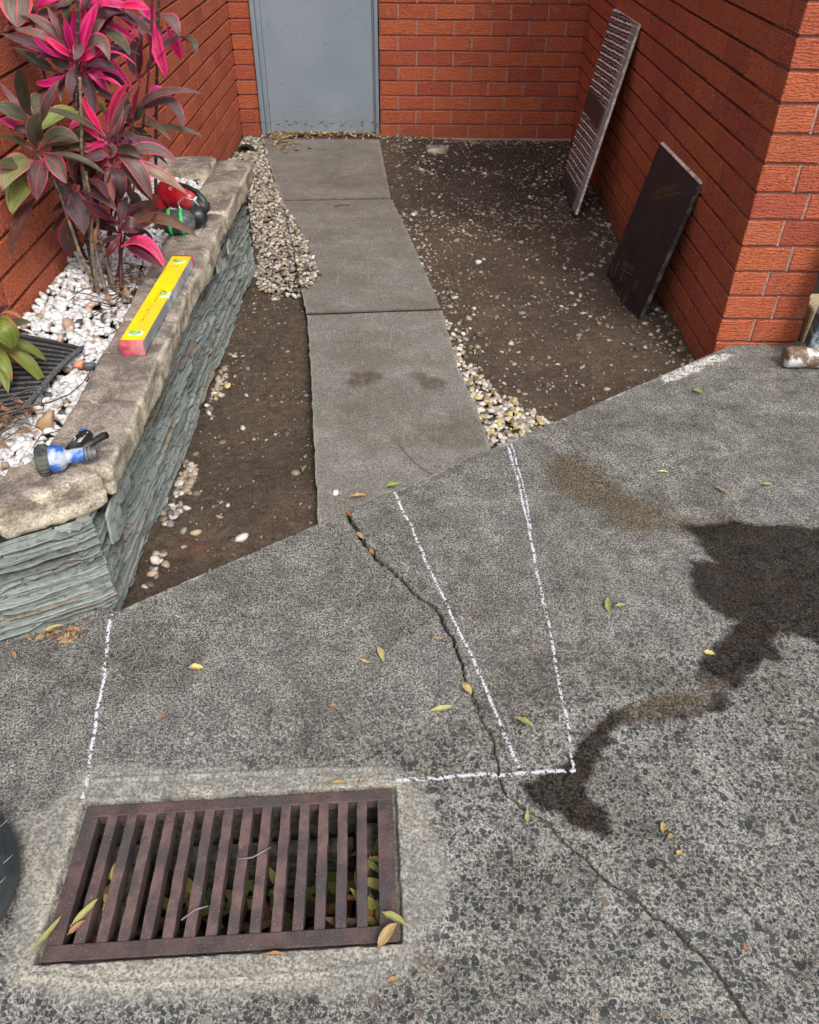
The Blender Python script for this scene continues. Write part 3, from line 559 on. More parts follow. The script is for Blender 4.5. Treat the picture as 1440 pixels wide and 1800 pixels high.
LEAVES=[('A', (-2.016, -3.33, 0.921), (-2.056, -3.386, 0.985), (-2.146, -3.347, 0.982), 0.0227, 'm'), ('A', (-2.012, -3.33, 0.935), (-2.044, -3.37, 1.007), (-2.127, -3.336, 1.017), 0.0226, 'm'), ('A', (-2.027, -3.33, 0.907), (-2.093, -3.403, 0.963), (-2.162, -3.394, 0.978), 0.0224, 'd'), ('A', (-2.06, -3.33, 0.872), (-2.129, -3.318, 0.904), (-2.162, -3.348, 0.94), 0.0345, 'g'), ('A', (-2.019, -3.33, 0.879), (-2.061, -3.333, 0.908), (-2.066, -3.306, 0.93), 0.039, 'g'), ('A', (-2.01, -3.33, 0.914), (-1.953, -3.356, 0.986), (-1.908, -3.334, 1.048), 0.0262, 'p'), ('A', (-2.012, -3.33, 0.921), (-2.008, -3.393, 0.992), (-2.042, -3.353, 1.037), 0.0186, 'm'), ('A', (-2.018, -3.33, 0.914), (-2.004, -3.389, 0.997), (-1.989, -3.431, 1.042), 0.0181, 'm'), ('A', (-2.009, -3.33, 0.918), (-1.986, -3.327, 0.982), (-1.971, -3.358, 1.032), 0.0223, 'p'), ('A', (-2.002, -3.33, 0.914), (-1.945, -3.33, 0.989), (-1.914, -3.299, 0.998), 0.023, 'm'), ('A', (-1.996, -3.33, 0.952), (-1.963, -3.379, 0.947), (-1.99, -3.392, 0.917), 0.0266, 'm'), ('A', (-1.999, -3.33, 0.879), (-1.916, -3.337, 1.01), (-1.901, -3.372, 0.912), 0.0383, 'm'), ('A', (-1.997, -3.33, 0.872), (-1.921, -3.322, 0.906), (-1.896, -3.281, 0.845), 0.0181, 'p'), ('A', (-1.991, -3.33, 0.879), (-1.898, -3.349, 0.972), (-1.829, -3.367, 0.898), 0.0069, 'p'), ('A', (-1.988, -3.33, 0.876), (-1.944, -3.359, 0.892), (-1.941, -3.327, 0.829), 0.0319, 'pm'), ('A', (-2.035, -3.33, 0.876), (-2.084, -3.363, 0.843), (-2.136, -3.322, 0.85), 0.0198, 'p'), ('A', (-2.016, -3.33, 0.876), (-2.055, -3.317, 0.877), (-2.066, -3.353, 0.805), 0.0318, 'm'), ('A', (-2.027, -3.33, 0.876), (-2.081, -3.355, 0.863), (-2.124, -3.335, 0.76), 0.0445, 'd'), ('A', (-2.009, -3.33, 0.872), (-2.022, -3.319, 0.841), (-2.035, -3.326, 0.777), 0.0243, 'd'), ('A', (-2.002, -3.33, 0.869), (-1.979, -3.322, 0.857), (-1.981, -3.357, 0.766), 0.0321, 'd'), ('A', (-1.983, -3.33, 0.865), (-1.909, -3.359, 0.879), (-1.881, -3.351, 0.835), 0.0118, 'p'), ('A', (-2.02, -3.33, 0.904), (-2.081, -3.35, 0.941), (-2.14, -3.343, 0.943), 0.0192, 'p'), ('A', (-2.011, -3.33, 0.907), (-2.015, -3.394, 0.949), (-2.064, -3.374, 0.972), 0.0188, 'p'), ('A', (-2.005, -3.33, 0.904), (-1.963, -3.329, 0.949), (-1.903, -3.283, 0.931), 0.0236, 'd'), ('A', (-2.019, -3.33, 0.907), (-2.054, -3.405, 0.927), (-2.073, -3.418, 0.979), 0.0222, 'p'), ('A', (-2.006, -3.33, 0.914), (-1.993, -3.382, 0.974), (-1.992, -3.385, 1.016), 0.0204, 'p'), ('A', (-1.994, -3.33, 0.914), (-1.934, -3.363, 0.978), (-1.926, -3.347, 1.031), 0.0206, 'p'), ('A', (-2.007, -3.33, 0.879), (-1.987, -3.31, 0.84), (-1.94, -3.28, 0.801), 0.0163, 'd'), ('A', (-2.001, -3.33, 0.886), (-1.928, -3.369, 0.915), (-1.894, -3.339, 0.882), 0.0274, 'd'), ('A', (-2.005, -3.33, 0.9), (-1.963, -3.347, 0.924), (-1.911, -3.324, 0.948), 0.0232, 'p'), ('A', (-2.013, -3.33, 0.9), (-2.038, -3.374, 0.929), (-2.087, -3.399, 0.926), 0.0189, 'd'), ('A', (-2.01, -3.33, 0.897), (-2.022, -3.378, 0.868), (-2.024, -3.384, 0.819), 0.0235, 'd'), ('A', (-2.002, -3.33, 0.897), (-1.961, -3.32, 0.871), (-1.978, -3.28, 0.811), 0.0244, 'd'), ('T', (-1.985, -3.25, 1.05), (-2.015, -3.324, 1.034), (-2.014, -3.297, 0.984), 0.0308, 'g'), ('T', (-2.016, -3.25, 1.05), (-2.06, -3.253, 1.027), (-2.081, -3.265, 0.984), 0.0234, 'm'), ('T', (-1.98, -3.25, 1.057), (-1.961, -3.306, 1.032), (-1.987, -3.289, 0.993), 0.0231, 'p'), ('T', (-1.944, -3.25, 1.064), (-1.952, -3.312, 1.045), (-1.978, -3.308, 1.009), 0.0229, 'd'), ('T', (-2.132, -3.25, 1.075), (-2.135, -3.326, 1.046), (-2.138, -3.345, 0.985), 0.0758, 'm'), ('T', (-1.998, -3.25, 1.031), (-1.904, -3.24, 1.05), (-1.86, -3.286, 1.016), 0.023, 'd'), ('T', (-1.978, -3.25, 1.017), (-1.879, -3.257, 1.019), (-1.821, -3.302, 0.979), 0.0193, 'd'), ('T', (-1.9, -3.25, 1.018), (-1.823, -3.328, 1.048), (-1.785, -3.307, 1.023), 0.0228, 'p'), ('T', (-1.967, -3.25, 0.997), (-1.896, -3.233, 0.968), (-1.852, -3.261, 0.94), 0.0178, 'p'), ('T', (-1.949, -3.25, 0.977), (-1.88, -3.289, 0.956), (-1.856, -3.333, 0.919), 0.0271, 'g'), ('T', (-2.056, -3.25, 1.017), (-2.091, -3.268, 1.006), (-2.125, -3.3, 0.983), 0.0231, 'd'), ('T', (-2.093, -3.25, 1.023), (-2.144, -3.301, 1.01), (-2.17, -3.357, 0.978), 0.0265, 'd'), ('T', (-1.994, -3.25, 1.017), (-1.931, -3.286, 1.009), (-1.907, -3.249, 0.987), 0.0235, 'd'), ('T', (-1.989, -3.25, 1.037), (-1.927, -3.292, 1.049), (-1.887, -3.338, 1.036), 0.0262, 'p'), ('T', (-2.043, -3.25, 1.037), (-2.069, -3.297, 1.049), (-2.128, -3.248, 0.996), 0.0313, 'p'), ('T', (-1.989, -3.25, 1.037), (-2.009, -3.326, 1.027), (-2.057, -3.292, 1.029), 0.0229, 'd'), ('T', (-1.936, -3.25, 1.031), (-1.969, -3.252, 0.987), (-1.959, -3.238, 0.947), 0.0239, 'd'), ('T', (-1.967, -3.25, 1.031), (-1.881, -3.301, 1.041), (-1.835, -3.261, 1.02), 0.0193, 'pm'), ('B', (-1.94, -3.0, 0.782), (-1.963, -2.982, 0.852), (-1.913, -2.974, 0.913), 0.048, 'r'), ('B', (-1.931, -3.0, 0.792), (-1.855, -3.059, 0.882), (-1.779, -3.015, 0.92), 0.0431, 'm'), ('B', (-1.861, -3.0, 0.951), (-1.853, -3.074, 0.896), (-1.841, -3.041, 0.805), 0.0352, 'p'), ('B', (-1.83, -3.0, 0.933), (-1.807, -3.012, 0.897), (-1.804, -2.977, 0.844), 0.0355, 'p'), ('B', (-1.864, -3.0, 0.959), (-1.79, -3.076, 0.988), (-1.776, -3.075, 0.926), 0.0422, 'm'), ('B', (-1.868, -3.0, 0.959), (-1.884, -3.055, 0.959), (-1.874, -3.105, 0.927), 0.0376, 'm'), ('B', (-1.79, -3.0, 0.914), (-1.73, -3.068, 0.929), (-1.735, -3.071, 0.871), 0.0214, 'g'), ('B', (-1.867, -3.0, 0.951), (-1.881, -3.003, 0.91), (-1.878, -2.994, 0.87), 0.0307, 'p'), ('B', (-1.859, -3.0, 1.006), (-1.877, -2.981, 0.978), (-1.866, -2.979, 0.952), 0.0173, 'p'), ('B', (-1.893, -3.0, 0.984), (-1.867, -3.056, 0.978), (-1.852, -3.047, 0.958), 0.0127, 'p'), ('E', (-1.974, -3.05, 0.671), (-1.894, -3.126, 0.818), (-1.714, -3.118, 0.778), 0.0225, 'm'), ('E', (-1.954, -3.05, 0.705), (-1.804, -3.105, 0.799), (-1.789, -3.144, 0.685), 0.0417, 'm'), ('E', (-1.905, -3.05, 0.77), (-1.863, -3.047, 0.786), (-1.857, -3.047, 0.75), 0.0222, 'p'), ('E', (-1.978, -3.05, 0.675), (-1.972, -3.127, 0.731), (-1.955, -3.102, 0.761), 0.0349, 'g'), ('E', (-1.976, -3.05, 0.675), (-1.918, -3.106, 0.722), (-1.915, -3.077, 0.752), 0.0242, 'g'), ('E', (-1.971, -3.05, 0.667), (-1.882, -3.107, 0.706), (-1.834, -3.144, 0.652), 0.0199, 'g'), ('E', (-1.967, -3.05, 0.663), (-1.833, -3.116, 0.697), (-1.748, -3.071, 0.646), 0.0218, 'g'), ('E', (-2.022, -3.05, 0.637), (-1.966, -3.037, 0.66), (-1.923, -3.044, 0.64), 0.0274, 'y'), ('E', (-1.979, -3.05, 0.671), (-2.005, -3.031, 0.658), (-2.024, -3.021, 0.664), 0.0229, 'd'), ('E', (-1.975, -3.05, 0.667), (-1.952, -3.04, 0.639), (-1.909, -3.055, 0.626), 0.0229, 'd'), ('E', (-1.977, -3.05, 0.68), (-1.947, -3.051, 0.738), (-1.933, -3.075, 0.776), 0.0175, 'p'), ('E', (-1.979, -3.05, 0.671), (-2.003, -3.081, 0.728), (-2.04, -3.04, 0.735), 0.0224, 'm'), ('D', (-1.932, -3.4, 0.74), (-1.891, -3.459, 0.83), (-1.823, -3.496, 0.883), 0.0296, 'pm'), ('D', (-1.929, -3.4, 0.743), (-1.89, -3.39, 0.8), (-1.824, -3.432, 0.866), 0.0266, 'm'), ('D', (-1.938, -3.4, 0.751), (-1.912, -3.446, 0.806), (-1.922, -3.462, 0.841), 0.0227, 'y'), ('D', (-1.934, -3.4, 0.751), (-1.936, -3.4, 0.777), (-1.916, -3.414, 0.809), 0.0097, 'p'), ('D', (-1.946, -3.4, 0.732), (-2.004, -3.399, 0.79), (-2.043, -3.401, 0.747), 0.0219, 'pm'), ('D', (-1.945, -3.4, 0.728), (-1.969, -3.415, 0.784), (-1.977, -3.433, 0.839), 0.0192, 'p'), ('D', (-1.947, -3.4, 0.728), (-2.004, -3.453, 0.814), (-2.088, -3.495, 0.82), 0.0188, 'g'), ('D', (-1.953, -3.4, 0.717), (-2.019, -3.384, 0.746), (-2.15, -3.342, 0.687), 0.0371, 'g'), ('D', (-1.947, -3.4, 0.675), (-2.069, -3.383, 0.723), (-2.096, -3.429, 0.677), 0.0442, 'y2'), ('D', (-1.938, -3.4, 0.713), (-1.926, -3.413, 0.698), (-1.961, -3.368, 0.654), 0.0371, 'm'), ('D', (-1.952, -3.4, 0.667), (-1.991, -3.39, 0.707), (-2.026, -3.353, 0.708), 0.0204, 'p'), ('D', (-1.937, -3.4, 0.663), (-1.822, -3.383, 0.732), (-1.754, -3.4, 0.653), 0.0327, 'm'), ('D', (-1.934, -3.4, 0.675), (-1.845, -3.474, 0.704), (-1.836, -3.441, 0.567), 0.0433, 'm'), ('D', (-1.924, -3.4, 0.667), (-1.822, -3.416, 0.649), (-1.733, -3.423, 0.574), 0.0393, 'y2'), ('D', (-1.95, -3.4, 0.644), (-1.962, -3.405, 0.618), (-1.949, -3.448, 0.551), 0.0289, 'o'), ('D', (-1.931, -3.4, 0.656), (-1.853, -3.458, 0.642), (-1.854, -3.408, 0.559), 0.0334, 'g'), ('D', (-1.952, -3.4, 0.652), (-2.036, -3.388, 0.671), (-2.005, -3.339, 0.547), 0.0642, 'r'), ('D', (-1.912, -3.4, 0.588), (-1.881, -3.392, 0.545), (-1.926, -3.354, 0.459), 0.0327, 'g'), ('D', (-1.825, -3.4, 0.568), (-1.878, -3.399, 0.488), (-1.935, -3.427, 0.485), 0.0676, 'dr'), ('D', (-1.992, -3.4, 0.705), (-2.051, -3.392, 0.703), (-2.065, -3.397, 0.602), 0.0621, 'm'), ('D', (-1.933, -3.4, 0.644), (-1.913, -3.392, 0.594), (-1.915, -3.362, 0.501), 0.0258, 'm'), ('D', (-1.958, -3.4, 0.644), (-2.013, -3.413, 0.6), (-2.009, -3.396, 0.533), 0.0337, 'd'), ('D', (-1.955, -3.4, 0.656), (-1.987, -3.391, 0.633), (-2.012, -3.418, 0.668), 0.0242, 'r'), ('D', (-1.943, -3.4, 0.675), (-1.875, -3.433, 0.722), (-1.844, -3.435, 0.678), 0.028, 'g'), ('D', (-1.947, -3.4, 0.656), (-1.897, -3.477, 0.64), (-1.927, -3.431, 0.557), 0.0373, 'd'), ('D', (-1.939, -3.4, 0.675), (-1.988, -3.421, 0.696), (-2.056, -3.419, 0.649), 0.0406, 'd'), ('D', (-1.938, -3.4, 0.713), (-1.972, -3.394, 0.711), (-2.03, -3.404, 0.676), 0.0243, 'p'), ('D', (-1.932, -3.4, 0.721), (-1.865, -3.466, 0.768), (-1.834, -3.452, 0.724), 0.0236, 'd'), ('D', (-1.965, -3.4, 0.717), (-1.98, -3.403, 0.751), (-2.016, -3.406, 0.763), 0.0237, 'p'), ('C', (-2.093, -3.5, 0.793), (-2.082, -3.579, 0.882), (-2.045, -3.613, 0.942), 0.0452, 'g'), ('C', (-2.094, -3.5, 0.789), (-2.133, -3.497, 0.837), (-2.17, -3.466, 0.878), 0.015, 'm'), ('C', (-2.098, -3.5, 0.786), (-2.129, -3.526, 0.83), (-2.17, -3.536, 0.839), 0.0369, 'g'), ('C', (-2.115, -3.5, 0.739), (-2.145, -3.501, 0.793), (-2.17, -3.543, 0.806), 0.0205, 'pm'), ('C', (-2.105, -3.5, 0.721), (-2.081, -3.557, 0.789), (-2.045, -3.555, 0.827), 0.0405, 'g'), ('C', (-2.114, -3.5, 0.717), (-2.157, -3.483, 0.749), (-2.17, -3.586, 0.775), 0.0185, 'g'), ('C', (-2.122, -3.5, 0.687), (-2.143, -3.569, 0.728), (-2.17, -3.633, 0.651), 0.049, 'y3'), ('C', (-2.123, -3.5, 0.672), (-2.17, -3.541, 0.646), (-2.17, -3.617, 0.584), 0.056, 'y'), ('C', (-2.088, -3.5, 0.699), (-2.113, -3.537, 0.676), (-2.111, -3.572, 0.609), 0.0467, 'r'), ('C', (-2.14, -3.5, 0.595), (-2.17, -3.569, 0.571), (-2.17, -3.711, 0.498), 0.0345, 'dr'), ('C', (-2.099, -3.5, 0.782), (-2.114, -3.492, 0.808), (-2.128, -3.461, 0.836), 0.0304, 'g'), ('C', (-2.101, -3.5, 0.71), (-2.024, -3.55, 0.76), (-1.974, -3.583, 0.765), 0.026, 'g'), ('C', (-2.093, -3.5, 0.71), (-2.038, -3.538, 0.695), (-2.02, -3.568, 0.652), 0.0424, 'm'), ('C', (-2.123, -3.5, 0.683), (-2.147, -3.563, 0.709), (-2.17, -3.635, 0.715), 0.0296, 'g'), ('C', (-2.082, -3.5, 0.775), (-2.019, -3.562, 0.859), (-1.988, -3.527, 0.898), 0.0218, 'm'), ('C', (-2.098, -3.5, 0.775), (-2.117, -3.531, 0.775), (-2.16, -3.514, 0.778), 0.0227, 'd'), ('L', (-2.103, -3.42, 0.593), (-2.043, -3.446, 0.57), (-2.04, -3.486, 0.481), 0.0581, 'd'), ('L', (-2.087, -3.42, 0.494), (-2.128, -3.429, 0.472), (-2.139, -3.38, 0.374), 0.0441, 'd'), ('L', (-2.083, -3.42, 0.641), (-2.101, -3.469, 0.675), (-2.125, -3.473, 0.626), 0.0361, 'd'), ('L', (-2.044, -3.42, 0.602), (-2.071, -3.451, 0.551), (-2.065, -3.473, 0.514), 0.0331, 'd'), ('L', (-2.011, -3.42, 0.495), (-2.038, -3.452, 0.447), (-2.041, -3.409, 0.399), 0.0174, 'o'), ('L', (-2.049, -3.42, 0.582), (-1.969, -3.475, 0.608), (-1.921, -3.51, 0.56), 0.0323, 'd'), ('L', (-1.96, -3.42, 0.495), (-1.989, -3.464, 0.536), (-2.026, -3.491, 0.585), 0.0282, 'r'), ('L', (-1.952, -3.42, 0.495), (-1.926, -3.401, 0.523), (-1.877, -3.414, 0.54), 0.0293, 'd'), ('L', (-2.11, -3.42, 0.629), (-2.074, -3.432, 0.597), (-2.066, -3.443, 0.548), 0.0372, 'd'), ('L', (-2.022, -3.42, 0.622), (-1.966, -3.469, 0.625), (-1.938, -3.51, 0.592), 0.032, 'd'), ('F', (-1.964, -3.42, 0.418), (-1.868, -3.453, 0.491), (-1.819, -3.494, 0.387), 0.0361, 'pm'), ('F', (-1.951, -3.42, 0.418), (-1.897, -3.469, 0.454), (-1.822, -3.506, 0.383), 0.0381, 'r'), ('F', (-1.913, -3.42, 0.479), (-1.832, -3.421, 0.547), (-1.72, -3.433, 0.452), 0.0298, 'dr'), ('F', (-1.953, -3.42, 0.47), (-1.914, -3.456, 0.508), (-1.894, -3.42, 0.47), 0.0468, 'd'), ('F', (-1.951, -3.42, 0.478), (-1.981, -3.423, 0.513), (-2.022, -3.409, 0.499), 0.0296, 'dr'), ('F', (-1.955, -3.42, 0.461), (-1.986, -3.434, 0.44), (-2.063, -3.397, 0.412), 0.0261, 'd'), ('F', (-1.956, -3.42, 0.457), (-1.962, -3.492, 0.437), (-2.015, -3.456, 0.396), 0.0214, 'r'), ('F', (-1.95, -3.42, 0.483), (-1.945, -3.419, 0.529), (-1.922, -3.387, 0.559), 0.0252, 'd'), ('F', (-1.951, -3.42, 0.461), (-1.919, -3.41, 0.44), (-1.88, -3.397, 0.462), 0.0172, 'd'), ('H', (-2.12, -4.02, 0.414), (-2.038, -4.042, 0.403), (-2.016, -4.027, 0.29), 0.0345, 'y4'), ('H', (-2.118, -4.02, 0.422), (-2.027, -4.038, 0.424), (-2.01, -3.997, 0.347), 0.0235, 'y4'), ('H', (-2.125, -4.02, 0.399), (-2.09, -4.06, 0.373), (-2.077, -4.103, 0.315), 0.0263, 'y4'), ('H', (-2.123, -4.02, 0.406), (-2.067, -4.082, 0.409), (-2.063, -4.097, 0.343), 0.0261, 'y4'), ('H', (-2.113, -4.02, 0.437), (-2.022, -4.067, 0.498), (-1.994, -4.047, 0.478), 0.0204, 'g'), ('H', (-2.108, -4.02, 0.452), (-2.032, -4.098, 0.513), (-2.055, -4.05, 0.407), 0.0521, 'y4'), ('H', (-2.115, -4.02, 0.452), (-2.084, -4.005, 0.483), (-2.04, -4.038, 0.517), 0.0303, 'd'), ('H', (-2.115, -4.02, 0.43), (-2.067, -4.02, 0.453), (-1.998, -4.051, 0.45), 0.0137, 'g'), ('H', (-2.118, -4.02, 0.422), (-2.096, -4.005, 0.398), (-2.099, -3.971, 0.324), 0.0331, 'o2'), ('H', (-2.106, -4.02, 0.46), (-2.042, -4.042, 0.529), (-2.01, -4.041, 0.478), 0.0085, 'o'), ('H', (-2.128, -4.02, 0.391), (-2.125, -4.043, 0.348), (-2.118, -4.086, 0.292), 0.0284, 'g')]
STEMS=[('C1', [(-2.019, -3.48, 0.27), (-2.043, -3.42, 0.408), (-2.036, -3.42, 0.512), (-2.022, -3.42, 0.657), (-1.992, -3.42, 0.792), (-1.974, -3.42, 0.883)], 0.0076, 'tan'), ('C2', [(-2.049, -3.439, 0.27), (-2.071, -3.46, 0.371), (-2.083, -3.46, 0.492), (-2.095, -3.46, 0.606), (-2.126, -3.46, 0.713), (-2.114, -3.46, 0.779)], 0.0067, 'tan'), ('C3', [(-1.975, -3.487, 0.27), (-1.986, -3.4, 0.346), (-1.961, -3.4, 0.471), (-1.945, -3.4, 0.588), (-1.944, -3.4, 0.667), (-1.934, -3.4, 0.736)], 0.0077, 'red'), ('C4', [(-1.999, -3.459, 0.27), (-2.018, -3.42, 0.391), (-2.02, -3.42, 0.478), (-1.991, -3.42, 0.562), (-1.941, -3.42, 0.658)], 0.0076, 'tan'), ('C5', [(-2.001, -2.935, 0.27), (-1.985, -2.85, 0.472), (-1.941, -2.85, 0.693), (-1.898, -2.85, 0.894), (-1.865, -2.85, 1.047)], 0.0076, 'ring'), ('C6', [(-2.151, -3.219, 0.27), (-2.14, -3.3, 0.433), (-2.114, -3.3, 0.686), (-2.115, -3.3, 0.822), (-2.112, -3.3, 0.963), (-2.097, -3.3, 1.081)], 0.0058, 'ring'), ('C7', [(-2.052, -3.46, 0.27), (-2.046, -3.44, 0.416), (-2.017, -3.44, 0.552), (-2.01, -3.44, 0.647)], 0.0083, 'tan'), ('C8', [(-2.022, -3.439, 0.27), (-2.028, -3.36, 0.385), (-1.942, -3.36, 0.575), (-1.897, -3.36, 0.687), (-1.88, -3.36, 0.752)], 0.0059, 'red'), ('C9', [(-2.066, -3.439, 0.27), (-2.081, -3.36, 0.456), (-2.046, -3.36, 0.702), (-1.991, -3.36, 0.92), (-1.948, -3.36, 1.076)], 0.0065, 'ring'), ('C10', [(-2.064, -3.354, 0.27), (-2.017, -3.3, 0.47), (-1.918, -3.3, 0.687), (-1.854, -3.3, 0.839)], 0.005, 'red'), ('C11', [(-2.019, -3.418, 0.27), (-1.973, -3.1, 0.546), (-1.875, -3.1, 0.843), (-1.828, -3.1, 1.033)], 0.0051, 'red')]
# ================================================================ SETTING
EO = np.array([-1.76, -4.53]); ED = np.array([math.cos(R(35.86)), math.sin(R(35.86))]); EN = np.array([ED[1], -ED[0]])   # driveway edge; EN points onto the driveway
PL = [(-2.061, -.105), (-1.891, -.879), (-1.756, -1.463), (-1.628, -2.117), (-1.521, -2.714), (-1.485, -2.891), (-1.412, -3.474), (-1.365, -3.886), (-1.325, -4.204)]
PR = [(-1.282, -.105), (-1.226, -.863), (-1.183, -1.411), (-1.1, -1.868), (-1.024, -2.393), (-.958, -2.841), (-.917, -3.305), (-.875, -3.582), (-.844, -3.819)]
def path_z(y): return -.143-.032*y
def path_xl(y): return np.interp(y, [p[1] for p in PL][::-1], [p[0] for p in PL][::-1])
def path_xr(y): return np.interp(y, [p[1] for p in PR][::-1], [p[0] for p in PR][::-1])

# ---------------------------------------------------------------- driveway: one relief sheet with crack, wet patches, recess for the grate
G_TL, G_TR, G_BR, G_BL = [np.array(p) for p in ((-1.682, -5.026), (-1.116, -4.986), (-1.102, -5.266), (-1.674, -5.300))]
GR = [tuple(G_TL), tuple(G_TR), tuple(G_BR), tuple(G_BL)]
def jag(pts, n, amp, seed):
    """a polyline made finer and more broken"""
    r_ = random.Random(seed); out = []
    for (x0, y0), (x1, y1) in zip(pts, pts[1:]):
        for k in range(n):
            t = k/n; a = amp if k else amp*.3
            out.append((x0+(x1-x0)*t+r_.uniform(-a, a), y0+(y1-y0)*t+r_.uniform(-a, a)))
    out.append(pts[-1]); return out
C1 = jag(CR1, 5, .0036, 3); C2 = jag(CR2, 4, .0022, 5)
def drive_fields(P):
    """P (n,2) world xy -> z and attributes"""
    wx = fbm(P, 26, 4, 5)*.02; wy = fbm(P+7.7, 26, 4, 9)*.02; Q = P+np.c_[wx, wy]
    wet = np.maximum(sstep(.012, -.010, sdf(Q, WET1)), sstep(.010, -.009, sdf(Q, WET2)))
    dj_, _ = seg_dist(Q, [(-.45, -4.19), (-.36, -4.23), (-.25, -4.21)])
    stain = np.maximum(sstep(.03, -.03, sdf(P+np.c_[wx, wy]*1.3, OIL)), sstep(.05, .015, dj_)*.8)*.95
    tr = [(-.45, -4.75), (-.52, -4.79), (-.62, -4.81)]
    dtr, _ = seg_dist(Q, tr); lighten = sstep(.045, .01, dtr)
    stain = np.maximum(stain, lighten*wet*1.0); wet = wet*(1-lighten*.8)
    patch = sstep(.011, -.012, sdf(Q, PATCH)+fbm(P, 60, 3, 2)*.012)
    paint = sstep(-.004, -.012, sdf(Q, PAINT))
    sl_ = (P-EO)@ED; ed = np.where(sl_ < -.004, .5, (P-EO)@EN)   # distance from the edge, onto the slab
    lip = sstep(.016, .002, ed+fbm(P, 40, 3, 31)*.008)
    paint = np.maximum(paint, lip*(.4+.6*sstep(-.2, .3, fbm(P, 14, 3, 97))))
    sg = sdf(P+np.c_[wx, wy]*.6, PATCH); rimg = np.exp(-((sg+.03)/.022)**2)
    cream = np.clip(rimg*(.1+.9*sstep(-.05, .3, fbm(P, 7, 3, 51)))*sstep(-5.0, -5.12, P[:, 1])+sstep(.03, .008, sdf(P, GR))*sstep(-.1, .25, fbm(P, 12, 3, 52))*.8, 0, 1)
    n = fbm(P, 1.3, 3, 21)
    agg = sstep(-.25, .55, (P[:, 0]+1.35)*.55-(P[:, 1]+4.75)*1.15+n*.35)
    # relief
    z = fbm(P, 3.5, 3, 40)*.0025+fbm(P, 45, 3, 41)*.0009+fbm(P, 150, 2, 43)*.0007*(1-patch)
    z = z-sstep(.012, -.006, ed)*.006
    z = z+patch*.0022*(1-sstep(-.004, -.02, sdf(P, GR))) - 0
    for tl in (TROW1, TROW2, TROW3):
        d, _ = seg_dist(P, tl); z = z+np.exp(-(d/.003)**2)*.003-np.exp(-((d-.007)/.003)**2)*.0022
    d1, t1 = seg_dist(P, C1); d2, t2 = seg_dist(P, C2)
    w1 = np.interp(t1, [0, .12, .3, .5, .58, .75, .9, 1], [.0052, .0045, .0029, .0027, .0021, .001, .0012, .0015])
    w2 = np.interp(t2, [0, .1, .25, .5, 1], [.002, .0018, .0015, .0028, .0036])
    k1 = sstep(w1+.0012, w1*.45, d1); k2 = sstep(w2+.001, w2*.4, d2)
    side = sstep(.05, 0, d1)*.003*np.where(P[:, 0] > np.interp(-P[:, 1], [-p[1] for p in CR1], [p[0] for p in CR1]), 1, 0)*sstep(.75, .3, t1)
    z = z+side-np.maximum(k1*np.interp(t1, [0, .5, .75, 1], [.03, .024, .006, .008]), k2*.007)
    crack = np.maximum(np.maximum(k1, k2), sstep(.009, .002, np.minimum(d1, d2+.002))*.35)
    rec = sstep(.006, .0015, sdf(P, GR)+vn(P, 70, 3)*.0016)
    z = z-rec*.014
    crack = np.maximum(crack, sstep(.007, .002, sdf(P, GR)+vn(P, 50, 8)*.004)*.55)
    return z, dict(wet=wet, patch=patch, paint=paint, stain=stain, agg=agg, crack=crack, cream=cream), np.minimum(d1, d2), sdf(P, GR)
STEP = .005
s0, s1, t1_ = -.62, 3.1, 2.0
ns, ntt = int((s1-s0)/STEP), int(t1_/STEP)
NEG = 40; ss = s0+np.arange(ns+1)*STEP; ntt += NEG; tt = (np.arange(ntt+1)-NEG)*STEP
SS, TT = np.meshgrid(ss, tt, indexing='ij')
P2 = EO+SS.ravel()[:, None]*ED+TT.ravel()[:, None]*EN
Z, AT, dcr, dgr = drive_fields(P2)
idx = np.arange(len(P2)).reshape(ns+1, ntt+1)
q = np.stack([idx[:-1, :-1], idx[:-1, 1:], idx[1:, 1:], idx[1:, :-1]], -1).reshape(-1, 4)
cc = P2[q].mean(1)
cd = dcr[q].min(1); cg = dgr[q]
keep_view = (cc[:, 1] > -5.75) & (cc[:, 0] < .75) & (cc[:, 0] > -2.25)
hole = (cg.max(1) < -.016) | (((cc-EO)@EN < 0) & ((cc-EO)@ED > -.012))
refine = ((cd < .014) | (np.abs(cg).min(1) < .012)) & ~hole & keep_view
V = np.c_[P2, Z]
q_keep = q[~hole & ~refine & keep_view]
rq = q[refine]; nr = 4
base = P2[rq]                                             # (m,4,2)
a_ = np.linspace(0, 1, nr+1); A_, B_ = np.meshgrid(a_, a_, indexing='ij')
A_ = A_.ravel()[None, :, None]; B_ = B_.ravel()[None, :, None]
fine = base[:, 0:1]*(1-A_)*(1-B_)+base[:, 1:2]*(1-A_)*B_+base[:, 2:3]*A_*B_+base[:, 3:4]*A_*(1-B_)
fp = fine.reshape(-1, 2)
key = np.round((fp-EO)@np.c_[ED, EN]/(STEP/nr)).astype(np.int64)
uk, first, inv = np.unique(key[:, 0]*100000+key[:, 1], return_index=True, return_inverse=True)
fp = fp[first]
Zf, ATf, _, _ = drive_fields(fp)
li = np.arange((nr+1)**2).reshape(nr+1, nr+1)
lq = np.stack([li[:-1, :-1], li[:-1, 1:], li[1:, 1:], li[1:, :-1]], -1).reshape(-1, 4)
fq = (np.arange(len(rq))[:, None, None]*(nr+1)**2+lq[None]).reshape(-1, 4)
fq = inv.ravel()[fq]+len(V)
V = np.r_[V, np.c_[fp, Zf]]; AT = {k: np.r_[v, ATf[k]] for k, v in AT.items()}
F = np.r_[q_keep, fq]
